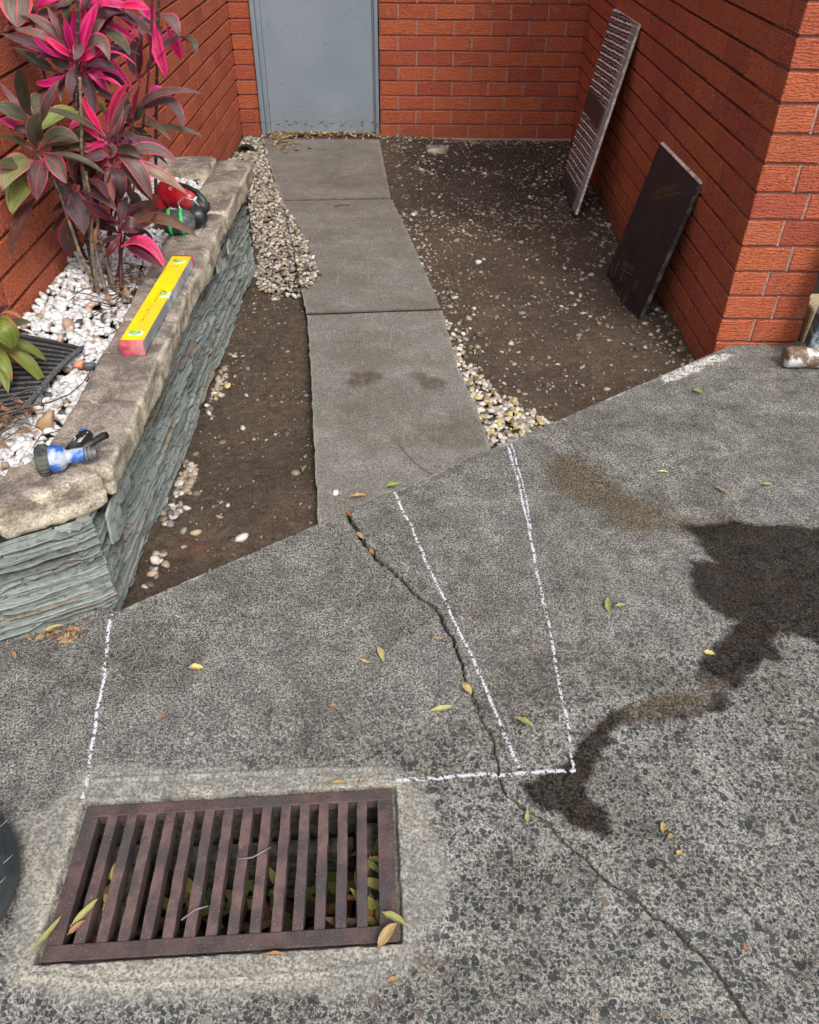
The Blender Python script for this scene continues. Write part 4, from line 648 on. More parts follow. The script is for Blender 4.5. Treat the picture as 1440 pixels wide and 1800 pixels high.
# edge face down into the soil
top = idx[ss > -.012, NEG]; nb = len(V)
side_v = []
for k in range(3):
    dz = (-.012, -.05, -.16)[k]
    pp = P2[top]-EN*(.0025 if k == 0 else .004)+(fbm(P2[top], 30, 3, 70+k)*.003)[:, None]*EN
    side_v.append(np.c_[pp, np.full(len(top), dz)])
V = np.r_[V, *side_v]
for k2_ in AT: AT[k2_] = np.r_[AT[k2_], np.full(3*len(top), .5 if k2_ == 'paint' else (.3 if k2_ == 'crack' else 0.))]
rings = [top]+[nb+i*len(top)+np.arange(len(top)) for i in range(3)]
for a, b in zip(rings, rings[1:]): F = np.r_[F, np.stack([a[:-1], a[1:], b[1:], b[:-1]], -1)]
used = np.zeros(len(V), bool); used[F.ravel()] = True; remap = np.cumsum(used)-1
drive = mesh_np('driveway', V[used], remap[F], M['drive'], {k: v[used] for k, v in AT.items()})
tag(drive, 'grey concrete driveway with exposed stones, crack and wet patch', kind='structure')
# the rest of the driveway, out of the frame
mb = MB()
for poly in ([(-2.25, -5.75), (.75, -5.75), (.75, -30), (-2.25, -30)], [(.75, -3.0), (20, -3.0), (20, -30), (.75, -30)], [(-2.25, -4.85), (-2.25, -30), (-20, -30), (-20, -4.85)]):
    mb.bm.faces.new([mb.bm.verts.new((x, y, .001)) for x, y in poly])
tag(mb.build('driveway_apron', M['pit']), 'plain concrete driveway running on towards the street', kind='structure')
M['apron'] = M['pit']

# ---------------------------------------------------------------- soil beds
SC = np.array([(-2.1, -.1, -.16), (-2.0, -.9, -.135), (-1.85, -1.4, -.115), (-1.6, -2.2, -.088), (-1.78, -2.3, -.125), (-1.75, -3.2, -.11), (-1.78, -3.9, -.085), (-1.72, -4.35, -.06), (-1.45, -4.2, -.055), (-1.55, -3.3, -.1),
 (-1.3, -.1, -.15), (-1.2, -.8, -.14), (-.05, -.05, -.165), (-.6, -.5, -.185), (-.5, -1.4, -.2), (-.0, -1.5, -.215), (-.2, -2.3, -.185), (-.7, -2.2, -.165), (-.02, -3.0, -.14), (-.4, -3.2, -.13), (-.8, -3.6, -.06), (-.9, -2.9, -.085), (-1.1, -1.8, -.11), (-.3, -3.5, -.09), (-1.9, -4.6, -.08)])
def soil_z(P, detail=True):
    P = np.atleast_2d(P)[:, :2]
    d2 = ((P[:, None, :]-SC[None, :, :2])**2).sum(-1)+.012
    w_ = 1/d2**1.6; z = (w_*SC[None, :, 2]).sum(1)/w_.sum(1)
    if detail: z = z+fbm(P, 5, 3, 60)*.009+fbm(P, 32, 3, 61)*.005+np.maximum(fbm(P, 85, 3, 62), -.1)*.008
    return z
gx = np.arange(-2.2, .04, .008); gy = np.arange(-4.72, .04, .008)
GX, GY = np.meshgrid(gx, gy, indexing='ij'); PS = np.c_[GX.ravel(), GY.ravel()]
sz = soil_z(PS)
ed = (PS-EO)@EN
sz = np.where(ed > .01, -.2, sz)
ix = np.arange(len(PS)).reshape(len(gx), len(gy)); fq = np.stack([ix[:-1, :-1], ix[1:, :-1], ix[1:, 1:], ix[:-1, 1:]], -1).reshape(-1, 4)
cS = PS[fq].mean(1); inpath = (cS[:, 0] > path_xl(cS[:, 1])+.02) & (cS[:, 0] < path_xr(cS[:, 1])-.02) & (cS[:, 1] > -4.2)
infar = ((cS-EO)@EN > .05)
fq = fq[~(inpath & ((cS-EO)@EN < -.3)) & ~infar]
clay = sstep(.06, .01, np.hypot(PS[:, 0]+1.66, PS[:, 1]+4.24)+vn(PS, 40, 3)*.02)*.8+sstep(.03, .0, np.hypot(PS[:, 0]+1.62, PS[:, 1]+3.72))*.5
back_dark = np.clip(sstep(-1.9, -.5, PS[:, 1]+fbm(PS, 3, 3, 90)*.6)*sstep(-1.2, -1.0, PS[:, 0])*1.0, 0, 1)  # soil colour gets darker towards the back of the right bed
soil = mesh_np('soil', np.c_[PS, sz], fq, M['soil'], dict(clay=clay, back_dark=back_dark))
tag(soil, 'bare brown garden soil on both sides of the path', kind='structure')

# ---------------------------------------------------------------- concrete path: three slabs
path = empty('concrete_path', (0, 0, 0)); tag(path, 'narrow grey concrete path from driveway to the blue door', kind='structure')
YB = [(-.105, -1.432, -.103, -1.385), (-1.44, -2.878, -1.393, -2.826), (-2.887, -4.6, -2.835, -4.6)]     # y at left/right for far and near ends
def slab(i):
    yl0, yl1, yr0, yr1 = YB[i]
    n_l, n_w = (110, 60) if i < 2 else (130, 70)
    tL = np.linspace(0, 1, n_l); tW = np.linspace(0, 1, n_w)
    A, B = np.meshgrid(tL, tW, indexing='ij')
    yl = yl0+(yl1-yl0)*A; yr = yr0+(yr1-yr0)*A
    xl = path_xl(yl); xr = path_xr(yr)
    X = xl+(xr-xl)*B; Y = yl+(yr-yl)*B
    P = np.c_[X.ravel(), Y.ravel()]
    de = np.minimum(np.minimum(A*abs(yl1-yl0), (1-A)*abs(yl1-yl0)), np.minimum(B, 1-B)*.75).ravel()
    z = path_z(P[:, 1])+fbm(P, 4, 3, 80)*.002+fbm(P, 60, 3, 81)*.0006-sstep(.012, 0, de)*.006
    jx = vn(P, 40, 6)*.003*sstep(.01, 0, np.minimum(B, 1-B).ravel()*.75)
    P = P+np.c_[jx, jx*0]
    kk = (P-EO)@EN
    z = np.where(kk > -.004, z-.02, z)                 # tucks under the driveway edge
    st = np.zeros(len(P))
    for (sx, sy, sr, sa) in ((-1.24, -3.425, .07, 1), (-1.01, -3.438, .075, .9), (-1.05, -3.39, .04, .6), (-1.5, -.4, .25, .25), (-1.4, -1.1, .25, .3), (-1.15, -3.6, .2, .25), (-1.0, -3.75, .16, .5), (-1.9, -.25, .18, .5)):
        d = np.hypot((P[:, 0]-sx), (P[:, 1]-sy)*1.2)+fbm(P, 16, 3, 15)*sr*.8
        st = np.maximum(st, sstep(sr, sr*.25, d)*sa)
    if i < 2: st = np.maximum(st, sstep(.03, .004, (1-A).ravel()*abs(yl1-yl0))*.35)
    if i > 0: st = np.maximum(st, sstep(.02, .002, A.ravel()*abs(yl1-yl0))*.25)
    edg = sstep(.02, .004, np.minimum(B, 1-B).ravel()*.75+vn(P, 30, 4)*.01)*.4
    n0 = len(P); ixx = np.arange(n0).reshape(n_l, n_w)
    fq = np.stack([ixx[:-1, :-1], ixx[:-1, 1:], ixx[1:, 1:], ixx[1:, :-1]], -1).reshape(-1, 4)
    bord = np.r_[ixx[:, 0], ixx[-1, 1:], ixx[-2::-1, -1], ixx[0, -2:0:-1]]
    V = np.r_[np.c_[P, z], np.c_[P[bord], z[bord]-.1]]
    m = len(bord); a = bord; b = n0+np.arange(m)
    fq = np.r_[fq, np.stack([a, b, np.roll(b, -1), np.roll(a, -1)], -1)]
    o = mesh_np('path_slab', V, fq, M['slab'], dict(stain=np.r_[st, np.full(m, .5)], edge=np.r_[edg, np.zeros(m)]), parent=path)
    return o
for i in range(3): slab(i)

# ---------------------------------------------------------------- brick walls
ZJ = lambda k: .613-.086*k                      # height of bed joint k
BH = .076
brick_cache = {}
def brick_mesh(L, D=.10, H=BH, var=0, mat='brick'):
    key = (round(L, 3), round(D, 3), round(H, 3), var, mat)
    if key not in brick_cache:
        r_ = random.Random(int(L*1000)*7+var)
        mb = MB(); mb.box((0, 0, 0), (L, D, H), bevel=.0028)
        for v in mb.bm.verts: v.co += Vector((r_.uniform(-.0011, .0011), r_.uniform(-.0012, .0012), r_.uniform(-.0014, .0014)))
        me = mb.mesh('brick'); me.materials.append(M[mat]); brick_cache[key] = me
    return brick_cache[key]
# each brick's local x runs along the wall, local y through it
def put_brick(parent, cx, cy, cz, L, ang, D=.10, H=BH, mat='brick'):
    o = bpy.data.objects.new('brick', brick_mesh(L, D, H, rnd.randrange(4), mat)); COL.objects.link(o); o.parent = parent
    o.location = (cx, cy, cz); o.rotation_euler = (rnd.uniform(-.004, .004), rnd.uniform(-.003, .003), ang+rnd.uniform(-.006, .006))
    return o
def wall_rows(parent, org, dirv, nrm, length, k0, k1, first, mort_flush=.0015, stuff_above=None, unit=.232, perps=True, rec=.006, pmat='mortar', bmat='mortar_dark'):
    """rows k0..k1 between bed joints; first(k) gives the end of the first brick; origin at arris; nrm = outward"""
    ang = math.atan2(dirv[1], dirv[0]); pm = MB(); ub = MB(); nu = 0
    for k in range(k0, k1+1):
        zc = (ZJ(k)+ZJ(k+1))/2; s = 0; e = first(k)
        while s < length-.02:
            e = min(e, length)
            L = e-s-.009
            if L > .025:
                c = (s+.0045*(s > 0)+L/2)
                if s == 0: L2 = e-.0045; c = L2/2; L = L2
                px = org[0]+dirv[0]*c-nrm[0]*.05; py = org[1]+dirv[1]*c-nrm[1]*.05
                pr_ = rnd.uniform(-.0012, .0012)
                if stuff_above is not None and k < stuff_above:
                    ub.box((px+nrm[0]*pr_, py+nrm[1]*pr_, zc), (L, .10, BH), rot=Euler((0, 0, ang)).to_matrix()); nu += 1
                else: put_brick(parent, px+nrm[0]*pr_, py+nrm[1]*pr_, zc, round(L, 3), ang, mat='brick_side' if rec > .0085 else 'brick')
            if perps and e < length-.01:
                pc = e; pm.box((org[0]+dirv[0]*pc-nrm[0]*.03, org[1]+dirv[1]*pc-nrm[1]*.03, zc), (.0095, .06-2*mort_flush, BH+.006), rot=Euler((0, 0, ang)).to_matrix())
            s = e; e = e+unit
    if perps: pm.build('mortar_perpends', M[pmat], parent)['kind'] = 'stuff'
    if nu: o = ub.build('upper_brickwork', M['brick'], parent); o['kind'] = 'stuff'
    else: ub.bm.free()
    zt, zb = ZJ(k0), ZJ(k1+1)
    back = MB(); c = length/2
    back.box((org[0]+dirv[0]*c-nrm[0]*(.103+rec), org[1]+dirv[1]*c-nrm[1]*(.103+rec), (zt+zb)/2), (length-.012, .206, zt-zb-.002), rot=Euler((0, 0, ang)).to_matrix())
    back.build('mortar_bed', M[bmat], parent)

KT, KB = -24, 11
wb = empty('back_brick_wall', (-.64, 0, 0)); tag(wb, 'red brick wall facing the camera, right of the blue door', 'wall')
def par(o):   # parts are written in world coordinates
    o.location = (0, 0, 0); return o
par(wb)
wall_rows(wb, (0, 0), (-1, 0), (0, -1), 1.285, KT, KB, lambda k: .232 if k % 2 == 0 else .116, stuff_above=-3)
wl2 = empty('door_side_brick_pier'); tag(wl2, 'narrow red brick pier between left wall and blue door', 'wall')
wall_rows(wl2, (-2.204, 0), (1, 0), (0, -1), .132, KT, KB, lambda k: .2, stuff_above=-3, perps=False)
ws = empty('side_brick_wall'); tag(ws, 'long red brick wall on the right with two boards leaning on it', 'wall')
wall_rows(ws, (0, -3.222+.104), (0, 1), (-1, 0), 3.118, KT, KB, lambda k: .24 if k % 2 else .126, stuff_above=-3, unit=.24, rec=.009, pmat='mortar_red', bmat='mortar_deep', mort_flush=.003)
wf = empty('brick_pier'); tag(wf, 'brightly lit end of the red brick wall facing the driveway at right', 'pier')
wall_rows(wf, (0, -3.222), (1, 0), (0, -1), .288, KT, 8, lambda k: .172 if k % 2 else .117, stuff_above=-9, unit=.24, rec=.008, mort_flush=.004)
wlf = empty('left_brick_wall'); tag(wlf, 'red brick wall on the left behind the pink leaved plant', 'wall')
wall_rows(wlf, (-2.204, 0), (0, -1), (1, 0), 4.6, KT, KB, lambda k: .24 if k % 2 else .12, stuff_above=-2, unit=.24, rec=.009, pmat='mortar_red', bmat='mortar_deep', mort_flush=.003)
# rendered footing under the back wall
mb = MB(); mb.box((-.64, .03, ZJ(9)-.03), (1.28, .1, .07), bevel=.004); mb.build('footing', M['mortar'], wb)

# ---------------------------------------------------------------- door
door = empty('steel_door'); tag(door, 'plain blue grey painted door with chipped paint along its foot', 'door')
DH = 2.05
mb = MB(); mb.box((-1.667, .03, -.14+DH/2), (.69, .04, DH), bevel=.004); mb.build('door_leaf', M['door'], door)
def frame_part(x, wd, y, dp):
    mb = MB(); mb.box((x, y, -.15+DH/2), (wd, dp, DH+.06), bevel=.004, seg=2); mb.build('door_frame', M['door'], door, True, 40)
frame_part(-2.056, .028, .02, .09); frame_part(-2.026, .030, .035, .07)
frame_part(-1.298, .022, .02, .09); frame_part(-1.316, .014, .035, .07)
mb = MB(); mb.box((-1.67, .03, DH-.1), (.80, .09, .05), bevel=.003); mb.build('door_head', M['door'], door)
sill = empty('brick_door_sill'); tag(sill, 'dark brown brick sill strewn with leaves under the blue door', 'door sill')
for i in range(7):
    mb = MB(); mb.box((-2.01+i*.112, -.045, -.177), (.104, .11, .06), bevel=.003); mb.build('brick', M['sill'], sill)
mb = MB(); mb.box((-1.672, -.045, -.1795), (.785, .106, .06)); mb.build('mortar', M['sillm'], sill)

# beyond the pier: cream plinth and near-black doorway panel
jm = empty('cream_plinth'); tag(jm, 'low cream rendered plinth just right of the brick pier', 'plinth')
mb = MB(); mb.box((.62, -3.08, .065), (.62, .26, .13), bevel=.005); mb.build('plinth', M['cream'], jm)
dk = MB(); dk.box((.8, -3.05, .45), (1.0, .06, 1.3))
dk.box((.8, -3.05, 1.6), (1.0, .06, 1.0)); tag(dk.build('dark_doorway', M['dark']), 'near black doorway panel at the right frame edge', 'doorway')

# ---------------------------------------------------------------- planter: slate walls and sandstone coping
planter = empty('slate_planter'); tag(planter, 'raised planter of stacked green grey slate with sandstone coping', 'planter')
mb = MB()
mb.prism([(-1.80, -2.29), (-1.80, -4.485), (-2.62, -4.93), (-2.62, -4.78), (-1.93, -4.41), (-1.93, -2.29)], -.2, .235)
mb.prism([(-2.2, -2.18), (-2.2, -2.29), (-1.80, -2.29), (-1.80, -2.18)], -.2, .235)
mb.build('core', M['dirtdark'], planter)  # dark backing, set to show in the gaps between slates
slr = random.Random(21)
def slate_geo(a0, a1, z, th, out, depth, dirv, nrm, org, tilt, wav):
    """irregular flat piece: runs a0..a1 along dirv, sticks out by out; returns verts, faces, tone"""
    n = max(3, int((a1-a0)/.03)); pts = []
    for i in range(n+1):
        a = a0+(a1-a0)*i/n; e = out+slr.uniform(-.0025, .0025)
        if i in (0, n): e -= slr.uniform(.004, .012)
        pts.append((a, e))
    vs = []
    for (a, e) in pts:
        zz = z+tilt*(a-(a0+a1)/2)+wav*math.sin(a*9+z*40)
        x = org[0]+dirv[0]*a; y = org[1]+dirv[1]*a
        t2 = th*slr.uniform(.75, 1.1)
        vs += [(x+nrm[0]*e, y+nrm[1]*e, zz), (x+nrm[0]*(e-.0015), y+nrm[1]*(e-.0015), zz+t2), (x-nrm[0]*depth, y-nrm[1]*depth, zz+t2*1.05), (x-nrm[0]*depth, y-nrm[1]*depth, zz)]
    fs = []
    for i in range(n):
        o = i*4
        for j in range(4): fs.append((o+j, o+4+j, o+4+(j+1) % 4, o+(j+1) % 4))
    fs.append((0, 1, 2, 3)); o = n*4; fs.append((o+3, o+2, o+1, o))
    return vs, fs, slr.random()
slate_lib = []
fdir = np.array([-.878, -.478]); fnrm = np.array([.478, -.878])
def lay(face):
    if face == 'front': org, dv, nr_, length, zb, zt = (-1.757, -4.528), fdir, fnrm, .62, -.004, .242
    else: org, dv, nr_, length, zb, zt = (-1.757, -4.528), np.array([0, 1.]), np.array([1., 0]), 2.24, -.2, .242
    z = zb; row = 0
    while z < zt-.003:
        th = slr.uniform(.0026, .0066)*(1.5 if slr.random() < .1 else 1); a = -slr.uniform(0, .006); flare = .012*max(0, 1-(z/.24)) if z > 0 else .012
        while a < length:
            l = slr.uniform(.05, .26) if face == 'front' else slr.uniform(.06, .30)
            e = min(a+l, length)
            out_ = -.022+flare+slr.uniform(-.014, .008)-(.012 if face == 'side' else 0)
            if slr.random() < .08: out_ += .006
            if slr.random() < .14: out_ -= slr.uniform(.01, .025)
            t_ = slr.uniform(-.011, .011) if face == 'front' else slr.uniform(-.012, .012)
            slate_lib.append((face, (a+e)/2, slate_geo(a, e-slr.uniform(0, .010), z, th*slr.uniform(.42, .8), out_, .05, dv, nr_, org, t_, .0005)))
            a = e
        z += th*1.02; row += 1
lay('front'); lay('side')
# larger thin plates wedged in under the coping
def plate(x, y, z, lx, lz, tone, rx, ry, rz):
    pts = [(sx*lx/2*slr.uniform(.75, 1.1)+sz_*lx*.12, sz_*lz/2*slr.uniform(.85, 1.1)) for sx, sz_ in ((-1, -.8), (-.1, -1), (.9, -.9), (1, .2), (.8, 1), (-.3, .9), (-1, .7))]
    mb = MB(); mb.prism(pts, -.003, .003)
    me = mb.mesh('slate'); at = me.attributes.new('tone', 'FLOAT', 'POINT'); at.data.foreach_set('value', np.full(len(me.vertices), tone, dtype=np.float32))
    o = link('slate', me, M['slate'], planter); o.location = (x, y, z); o.rotation_euler = (rx, ry, rz)
slate_lib.sort(key=lambda s: (s[1] if s[0] == 'front' else s[1]*.8+.1))
near, rest = slate_lib[:292], slate_lib[292:]
for f_, a_c, (vs, fs, tone) in near:
    me = bpy.data.meshes.new('slate'); me.from_pydata(vs, [], fs)
    at = me.attributes.new('tone', 'FLOAT', 'POINT'); at.data.foreach_set('value', np.full(len(vs), tone, dtype=np.float32))
    link('slate', me, M['slate'], planter)
VV, FF, TT_ = [], [], []
for f_, a_c, (vs, fs, tone) in rest:
    o = len(VV); VV += vs; FF += [tuple(i+o for i in f) for f in fs]; TT_ += [tone]*len(vs)
me = bpy.data.meshes.new('slate_courses'); me.from_pydata(VV, [], FF); at = me.attributes.new('tone', 'FLOAT', 'POINT'); at.data.foreach_set('value', np.array(TT_, dtype=np.float32))
o = link('slate_courses', me, M['slate'], planter); o['kind'] = 'stuff'
plate(-1.7605, -4.41, .175, .075, .10, .88, R(90), 0, R(86)); plate(-1.759, -4.33, .205, .11, .06, .86, R(90), R(8), R(87))
plate(-1.7625, -3.86, .222, .10, .025, .5, R(88), 0, R(90)); plate(-1.7625, -3.05, .215, .07, .04, .87, R(86), 0, R(90)); plate(-1.7625, -2.85, .20, .06, .04, .86, R(86), 0, R(90))

def rock(name, poly, z0, z1, parent, seed, amp=.007, rnd_edge=.010, cell=.012, mat='stone'):
    """coping stone from a 4-corner plan, with worn edges and rough faces"""
    p = [np.array(c) for c in poly]
    L1 = np.linalg.norm(p[1]-p[0]); L2 = np.linalg.norm(p[3]-p[0]); H = z1-z0
    n1, n2, n3 = max(4, int(L1/cell)), max(4, int(L2/cell)), max(4, int(H/cell))
    bm = bmesh.new(); grid = {}
    def vert(i, j, k):
        key = (i, j, k)
        if key not in grid: grid[key] = bm.verts.new((i, j, k))
        return grid[key]
    for i in range(n1):
        for j in range(n2):
            for k in (0, n3):
                f = [vert(i, j, k), vert(i+1, j, k), vert(i+1, j+1, k), vert(i, j+1, k)]
                bm.faces.new(f if k else f[::-1])
    for i in range(n1):
        for k in range(n3):
            for j in (0, n2):
                f = [vert(i, j, k), vert(i+1, j, k), vert(i+1, j, k+1), vert(i, j, k+1)]
                bm.faces.new(f if j == 0 else f[::-1])
    for j in range(n2):
        for k in range(n3):
            for i in (0, n1):
                f = [vert(i, j, k), vert(i, j+1, k), vert(i, j+1, k+1), vert(i, j, k+1)]
                bm.faces.new(f[::-1] if i == 0 else f)
    co = np.array([v.co for v in bm.verts]); u, v_, w_ = co[:, 0]/n1, co[:, 1]/n2, co[:, 2]/n3
    # inset the rims so edges read as worn
    def rim(t, L):
        d = np.minimum(t, 1-t)*L; return np.clip(1-d/rnd_edge, 0, 1)
    ru, rv, rw = rim(u, L1), rim(v_, L2), rim(w_, H)
    def pull(t, L, a, b): return t+np.sign(.5-t)*(a*a+b*b)*.5*rnd_edge/L*(np.minimum(t, 1-t)*L < rnd_edge*.5)
    u2 = pull(u, L1, rv, rw); v2 = pull(v_, L2, ru, rw); w2 = pull(w_, H, ru, rv)
    XY = (p[0][None]*((1-u2)*(1-v2))[:, None]+p[1][None]*(u2*(1-v2))[:, None]+p[2][None]*(u2*v2)[:, None]+p[3][None]*((1-u2)*v2)[:, None])
    W = np.c_[XY, z0+w2*H]
    cen = W.mean(0); bm.normal_update()
    for vv, c in zip(bm.verts, W): vv.co = c
    bm.normal_update()
    N = np.array([vv.normal for vv in bm.verts])
    side = 1-np.clip(N[:, 2], 0, 1)
    d = fbm(W+seed*3.1, 9, 4, seed)*amp*(.55+1.5*side)+fbm(W, 55, 3, seed+5)*amp*.3*(1+side)
    W2 = W+N*d[:, None]
    for vv, c in zip(bm.verts, W2): vv.co = c
    bmesh.ops.recalc_face_normals(bm, faces=bm.faces)
    me = bpy.data.meshes.new(name); bm.to_mesh(me); bm.free()
    me.polygons.foreach_set('use_smooth', np.ones(len(me.polygons), dtype=bool))
    return link(name, me, M[mat], parent)
CZ0, CZ1 = .242, .328
rock('coping_stone', [(-1.922, -4.41), (-1.885, -4.03), (-1.745, -4.03), (-1.735, -4.42)][::1] if False else [(-1.735, -4.43), (-1.745, -3.72), (-1.90, -3.72), (-1.895, -4.39)], CZ0, CZ1, planter, 1)
rock('coping_stone', [(-1.94, -4.565), (-1.738, -4.438), (-1.898, -4.395), (-1.955, -4.42)], CZ0-.006, CZ1, planter, 2, amp=.010)
rock('coping_stone', [(-2.35, -4.80), (-1.947, -4.572), (-1.962, -4.425), (-2.38, -4.62)], CZ0-.012, CZ1-.006, planter, 3, amp=.010)
rock('coping_stone', [(-1.748, -3.712), (-1.756, -3.02), (-1.925, -3.02), (-1.905, -3.712)], CZ0, CZ1+.002, planter, 4)
rock('coping_stone', [(-1.762, -3.012), (-1.762, -2.84), (-1.925, -2.84), (-1.93, -3.012)], CZ0+.004, CZ1-.008, planter, 5, amp=.009)
rock('coping_stone', [(-1.758, -2.832), (-1.752, -2.205), (-1.905, -2.205), (-1.915, -2.832)], CZ0, CZ1, planter, 6)
rock('coping_stone', [(-1.925, -2.345), (-1.922, -2.165), (-2.20, -2.165), (-2.20, -2.345)], .20, CZ1, planter, 7, amp=.011)
mb = MB(); mb.prism([(-2.204, -2.28), (-2.204, -4.1), (-2.55, -4.1), (-2.55, -4.75), (-1.93, -4.45), (-1.93, -2.28)], .05, .262); mb.build('planting_bed', M['dirtdark'], planter)
# ---------------------------------------------------------------- stones and pebbles
def ico(sub):
    bm = bmesh.new(); bmesh.ops.create_icosphere(bm, subdivisions=sub, radius=1)
    V = np.array([v.co[:] for v in bm.verts]); F = np.array([[v.index for v in f.verts] for f in bm.faces]); bm.free(); return V, F
IV1, IF1 = ico(1); IV2, IF2 = ico(2)
def pebbles(name, pos, size, flat, cols, mat, parent=None, ang=.25, sub=2, tilt=.35, elong=1.5):
    """pos (n,3) centre, size (n,), cols (n,3): one joined mesh of deformed stones"""
    Vb, Fb = (IV2, IF2) if sub == 2 else (IV1, IF1)
    n = len(pos); nv = len(Vb)
    variants = []
    for k in range(7):
        q = Vb*(1+ang*vn(Vb+k*5.3, 1.1, k)[:, None]); q = q*(1+ang*.5*vn(Vb+k*9.1, 2.2, k+50)[:, None]); variants.append(q)
    variants = np.array(variants); vi = rng.integers(0, 7, n)
    B = variants[vi].copy()
    el = rng.uniform(1.0, elong, n)
    B = B*np.stack([size*el, size/np.sqrt(el), size*flat], -1)[:, None, :]
    yaw = rng.uniform(0, 6.283, n); tl = rng.normal(0, tilt, n); tl2 = rng.normal(0, tilt, n)
    cy, sy = np.cos(yaw), np.sin(yaw); ct, st = np.cos(tl), np.sin(tl); c2, s2 = np.cos(tl2), np.sin(tl2)
    y = B[..., 1]*ct[:, None]-B[..., 2]*st[:, None]; z = B[..., 1]*st[:, None]+B[..., 2]*ct[:, None]
    x = B[..., 0]*c2[:, None]+z*s2[:, None]; z = -B[..., 0]*s2[:, None]+z*c2[:, None]
    X = x*cy[:, None]-y*sy[:, None]+pos[:, 0:1]; Y = x*sy[:, None]+y*cy[:, None]+pos[:, 1:2]; Zz = z+pos[:, 2:3]
    V = np.stack([X, Y, Zz], -1).reshape(-1, 3)
    F = (Fb[None]+(np.arange(n)*nv)[:, None, None]).reshape(-1, 3)
    C = np.repeat(np.c_[cols, np.ones(n)], nv, 0)
    o = mesh_np(name, V, F, mat, dict(pcol=C), smooth=(ang < .5), parent=parent)
    o['kind'] = 'stuff'; return o
PAL = np.array([(.5, .43, .33), (.6, .55, .46), (.34, .27, .2), (.2, .16, .13), (.45, .33, .22), (.62, .6, .55), (.28, .25, .23), (.52, .38, .27), (.15, .13, .12), (.4, .36, .3)])
def palette(n, dirt=.0, whites=.0, yellow=.0):
    c = PAL[rng.integers(0, len(PAL), n)]*rng.uniform(.75, 1.15, (n, 1))
    w_ = rng.random(n) < whites; c[w_] = np.array([.68, .66, .6])*rng.uniform(.85, 1.1, (w_.sum(), 1))
    y_ = rng.random(n) < yellow; c[y_] = np.array([.55, .45, .2])*rng.uniform(.8, 1.2, (y_.sum(), 1))
    d_ = rng.uniform(0, dirt, n)[:, None]; return np.clip(c*(1-d_)+np.array([.06, .044, .032])*d_, 0, .85)
def scatter(poly, n):
    poly = np.asarray(poly); lo, hi = poly.min(0), poly.max(0); out = np.zeros((0, 2))
    while len(out) < n:
        p = rng.uniform(lo, hi, (n*3, 2)); out = np.r_[out, p[inside(p, poly)]]
    return out[:n]
def off_walls(p): return p
# gravel heaped left of the path (dense)
GPOLY = [(-2.15, -.02), (-2.06, -.05), (-1.90, -.87), (-1.755, -1.46), (-1.64, -1.85), (-1.54, -2.19), (-1.47, -2.5), (-1.505, -2.64), (-1.66, -2.63), (-1.775, -2.45), (-1.79, -2.1), (-1.97, -2.1), (-2.19, -2.1), (-2.19, -.02)]
p = scatter(GPOLY, 4800); s = rng.uniform(.0048, .0118, len(p))
onp = (p[:, 0] > path_xl(p[:, 1]))
zb_ = np.where(onp, np.maximum(soil_z(p, False), path_z(p[:, 1])+.002), soil_z(p, False))
heap = sstep(0, .12, -sdf(p, GPOLY))*.008
hole_d = np.hypot(p[:, 0]+2.13, p[:, 1]+.36); kp = hole_d > .075
patch_ = fbm(p, 3.2, 3, 77) > .28
kp &= ~(patch_ & (rng.random(len(p)) < .8))
p, s, zb_, heap = p[kp], s[kp], zb_[kp], heap[kp]
o = pebbles('gravel', np.c_[p, zb_+heap+s*.4+rng.uniform(0, .007, len(p))], s, .68, palette(len(p), .55, .25, .03)*.95, M['pebble'], sub=1, ang=.3)
tag(o, 'mixed tan and white gravel heaped between slate planter and path', 'gravel')
# thinly scattered stones over both beds
def keepoff(p, m=.0):
    return ~((p[:, 0] > path_xl(p[:, 1])-m) & (p[:, 0] < path_xr(p[:, 1])+m)) & ((p-EO)@EN < -.01) & (p[:, 0] < -.01) & ((p[:, 0] > -1.765) | (p[:, 1] > -2.2)) & (p[:, 0] > -2.19)
p = rng.uniform((-2.2, -4.6), (0, 0), (30000, 2)); p = p[keepoff(p)]
left = p[:, 0] < path_xl(p[:, 1])
right_near_path = np.exp(-((p[:, 0]-path_xr(p[:, 1]))/.07)**2)
near_wall = np.exp(-((p[:, 0])/.09)**2)*.5*(p[:, 1] < -.9)+np.exp(-((p[:, 1])/.07)**2)*1.2
left_wall = np.exp(-((p[:, 0]+1.76)/.05)**2)*.9
clump = sstep(-.15, .5, fbm(p, 3.0, 3, 33))
dens = np.where(left, .045+left_wall*.8*sstep(-4.4, -2.6, p[:, 1])*(.25+clump), .10+right_near_path*.9*clump+near_wall*.9+clump*.42*sstep(-3.3, -.6, p[:, 1])+.12*clump)
kp = rng.random(len(p)) < dens; p = p[kp]
s = rng.gamma(2.2, .0021, len(p))+.0024; s = np.minimum(s, .0145)
o = pebbles('scattered_stones', np.c_[p, soil_z(p)+s*.08], s, .55, palette(len(p), 1.0, .16, .03)*.9, M['pebble'], sub=1, ang=.3)
tag(o, 'small stones scattered over the brown soil beds', 'stones')
# many tiny clods and grit
p = rng.uniform((-2.2, -4.6), (0, 0), (26000, 2)); p = p[keepoff(p, -.004)]; s = rng.uniform(.0012, .0042, len(p))
cl = np.array([.075, .052, .036])*rng.uniform(.5, 1.6, (len(p), 1)); gm = rng.random(len(p)) < .12; cl[gm] = np.array([.34, .3, .24])*rng.uniform(.5, 1.2, (gm.sum(), 1))
o = pebbles('soil_crumbs', np.c_[p, soil_z(p)+s*.3], s, .8, cl, M['pebble'], sub=1, ang=.5)
tag(o, 'loose crumbs of dark soil and grit on the beds', 'soil crumbs')
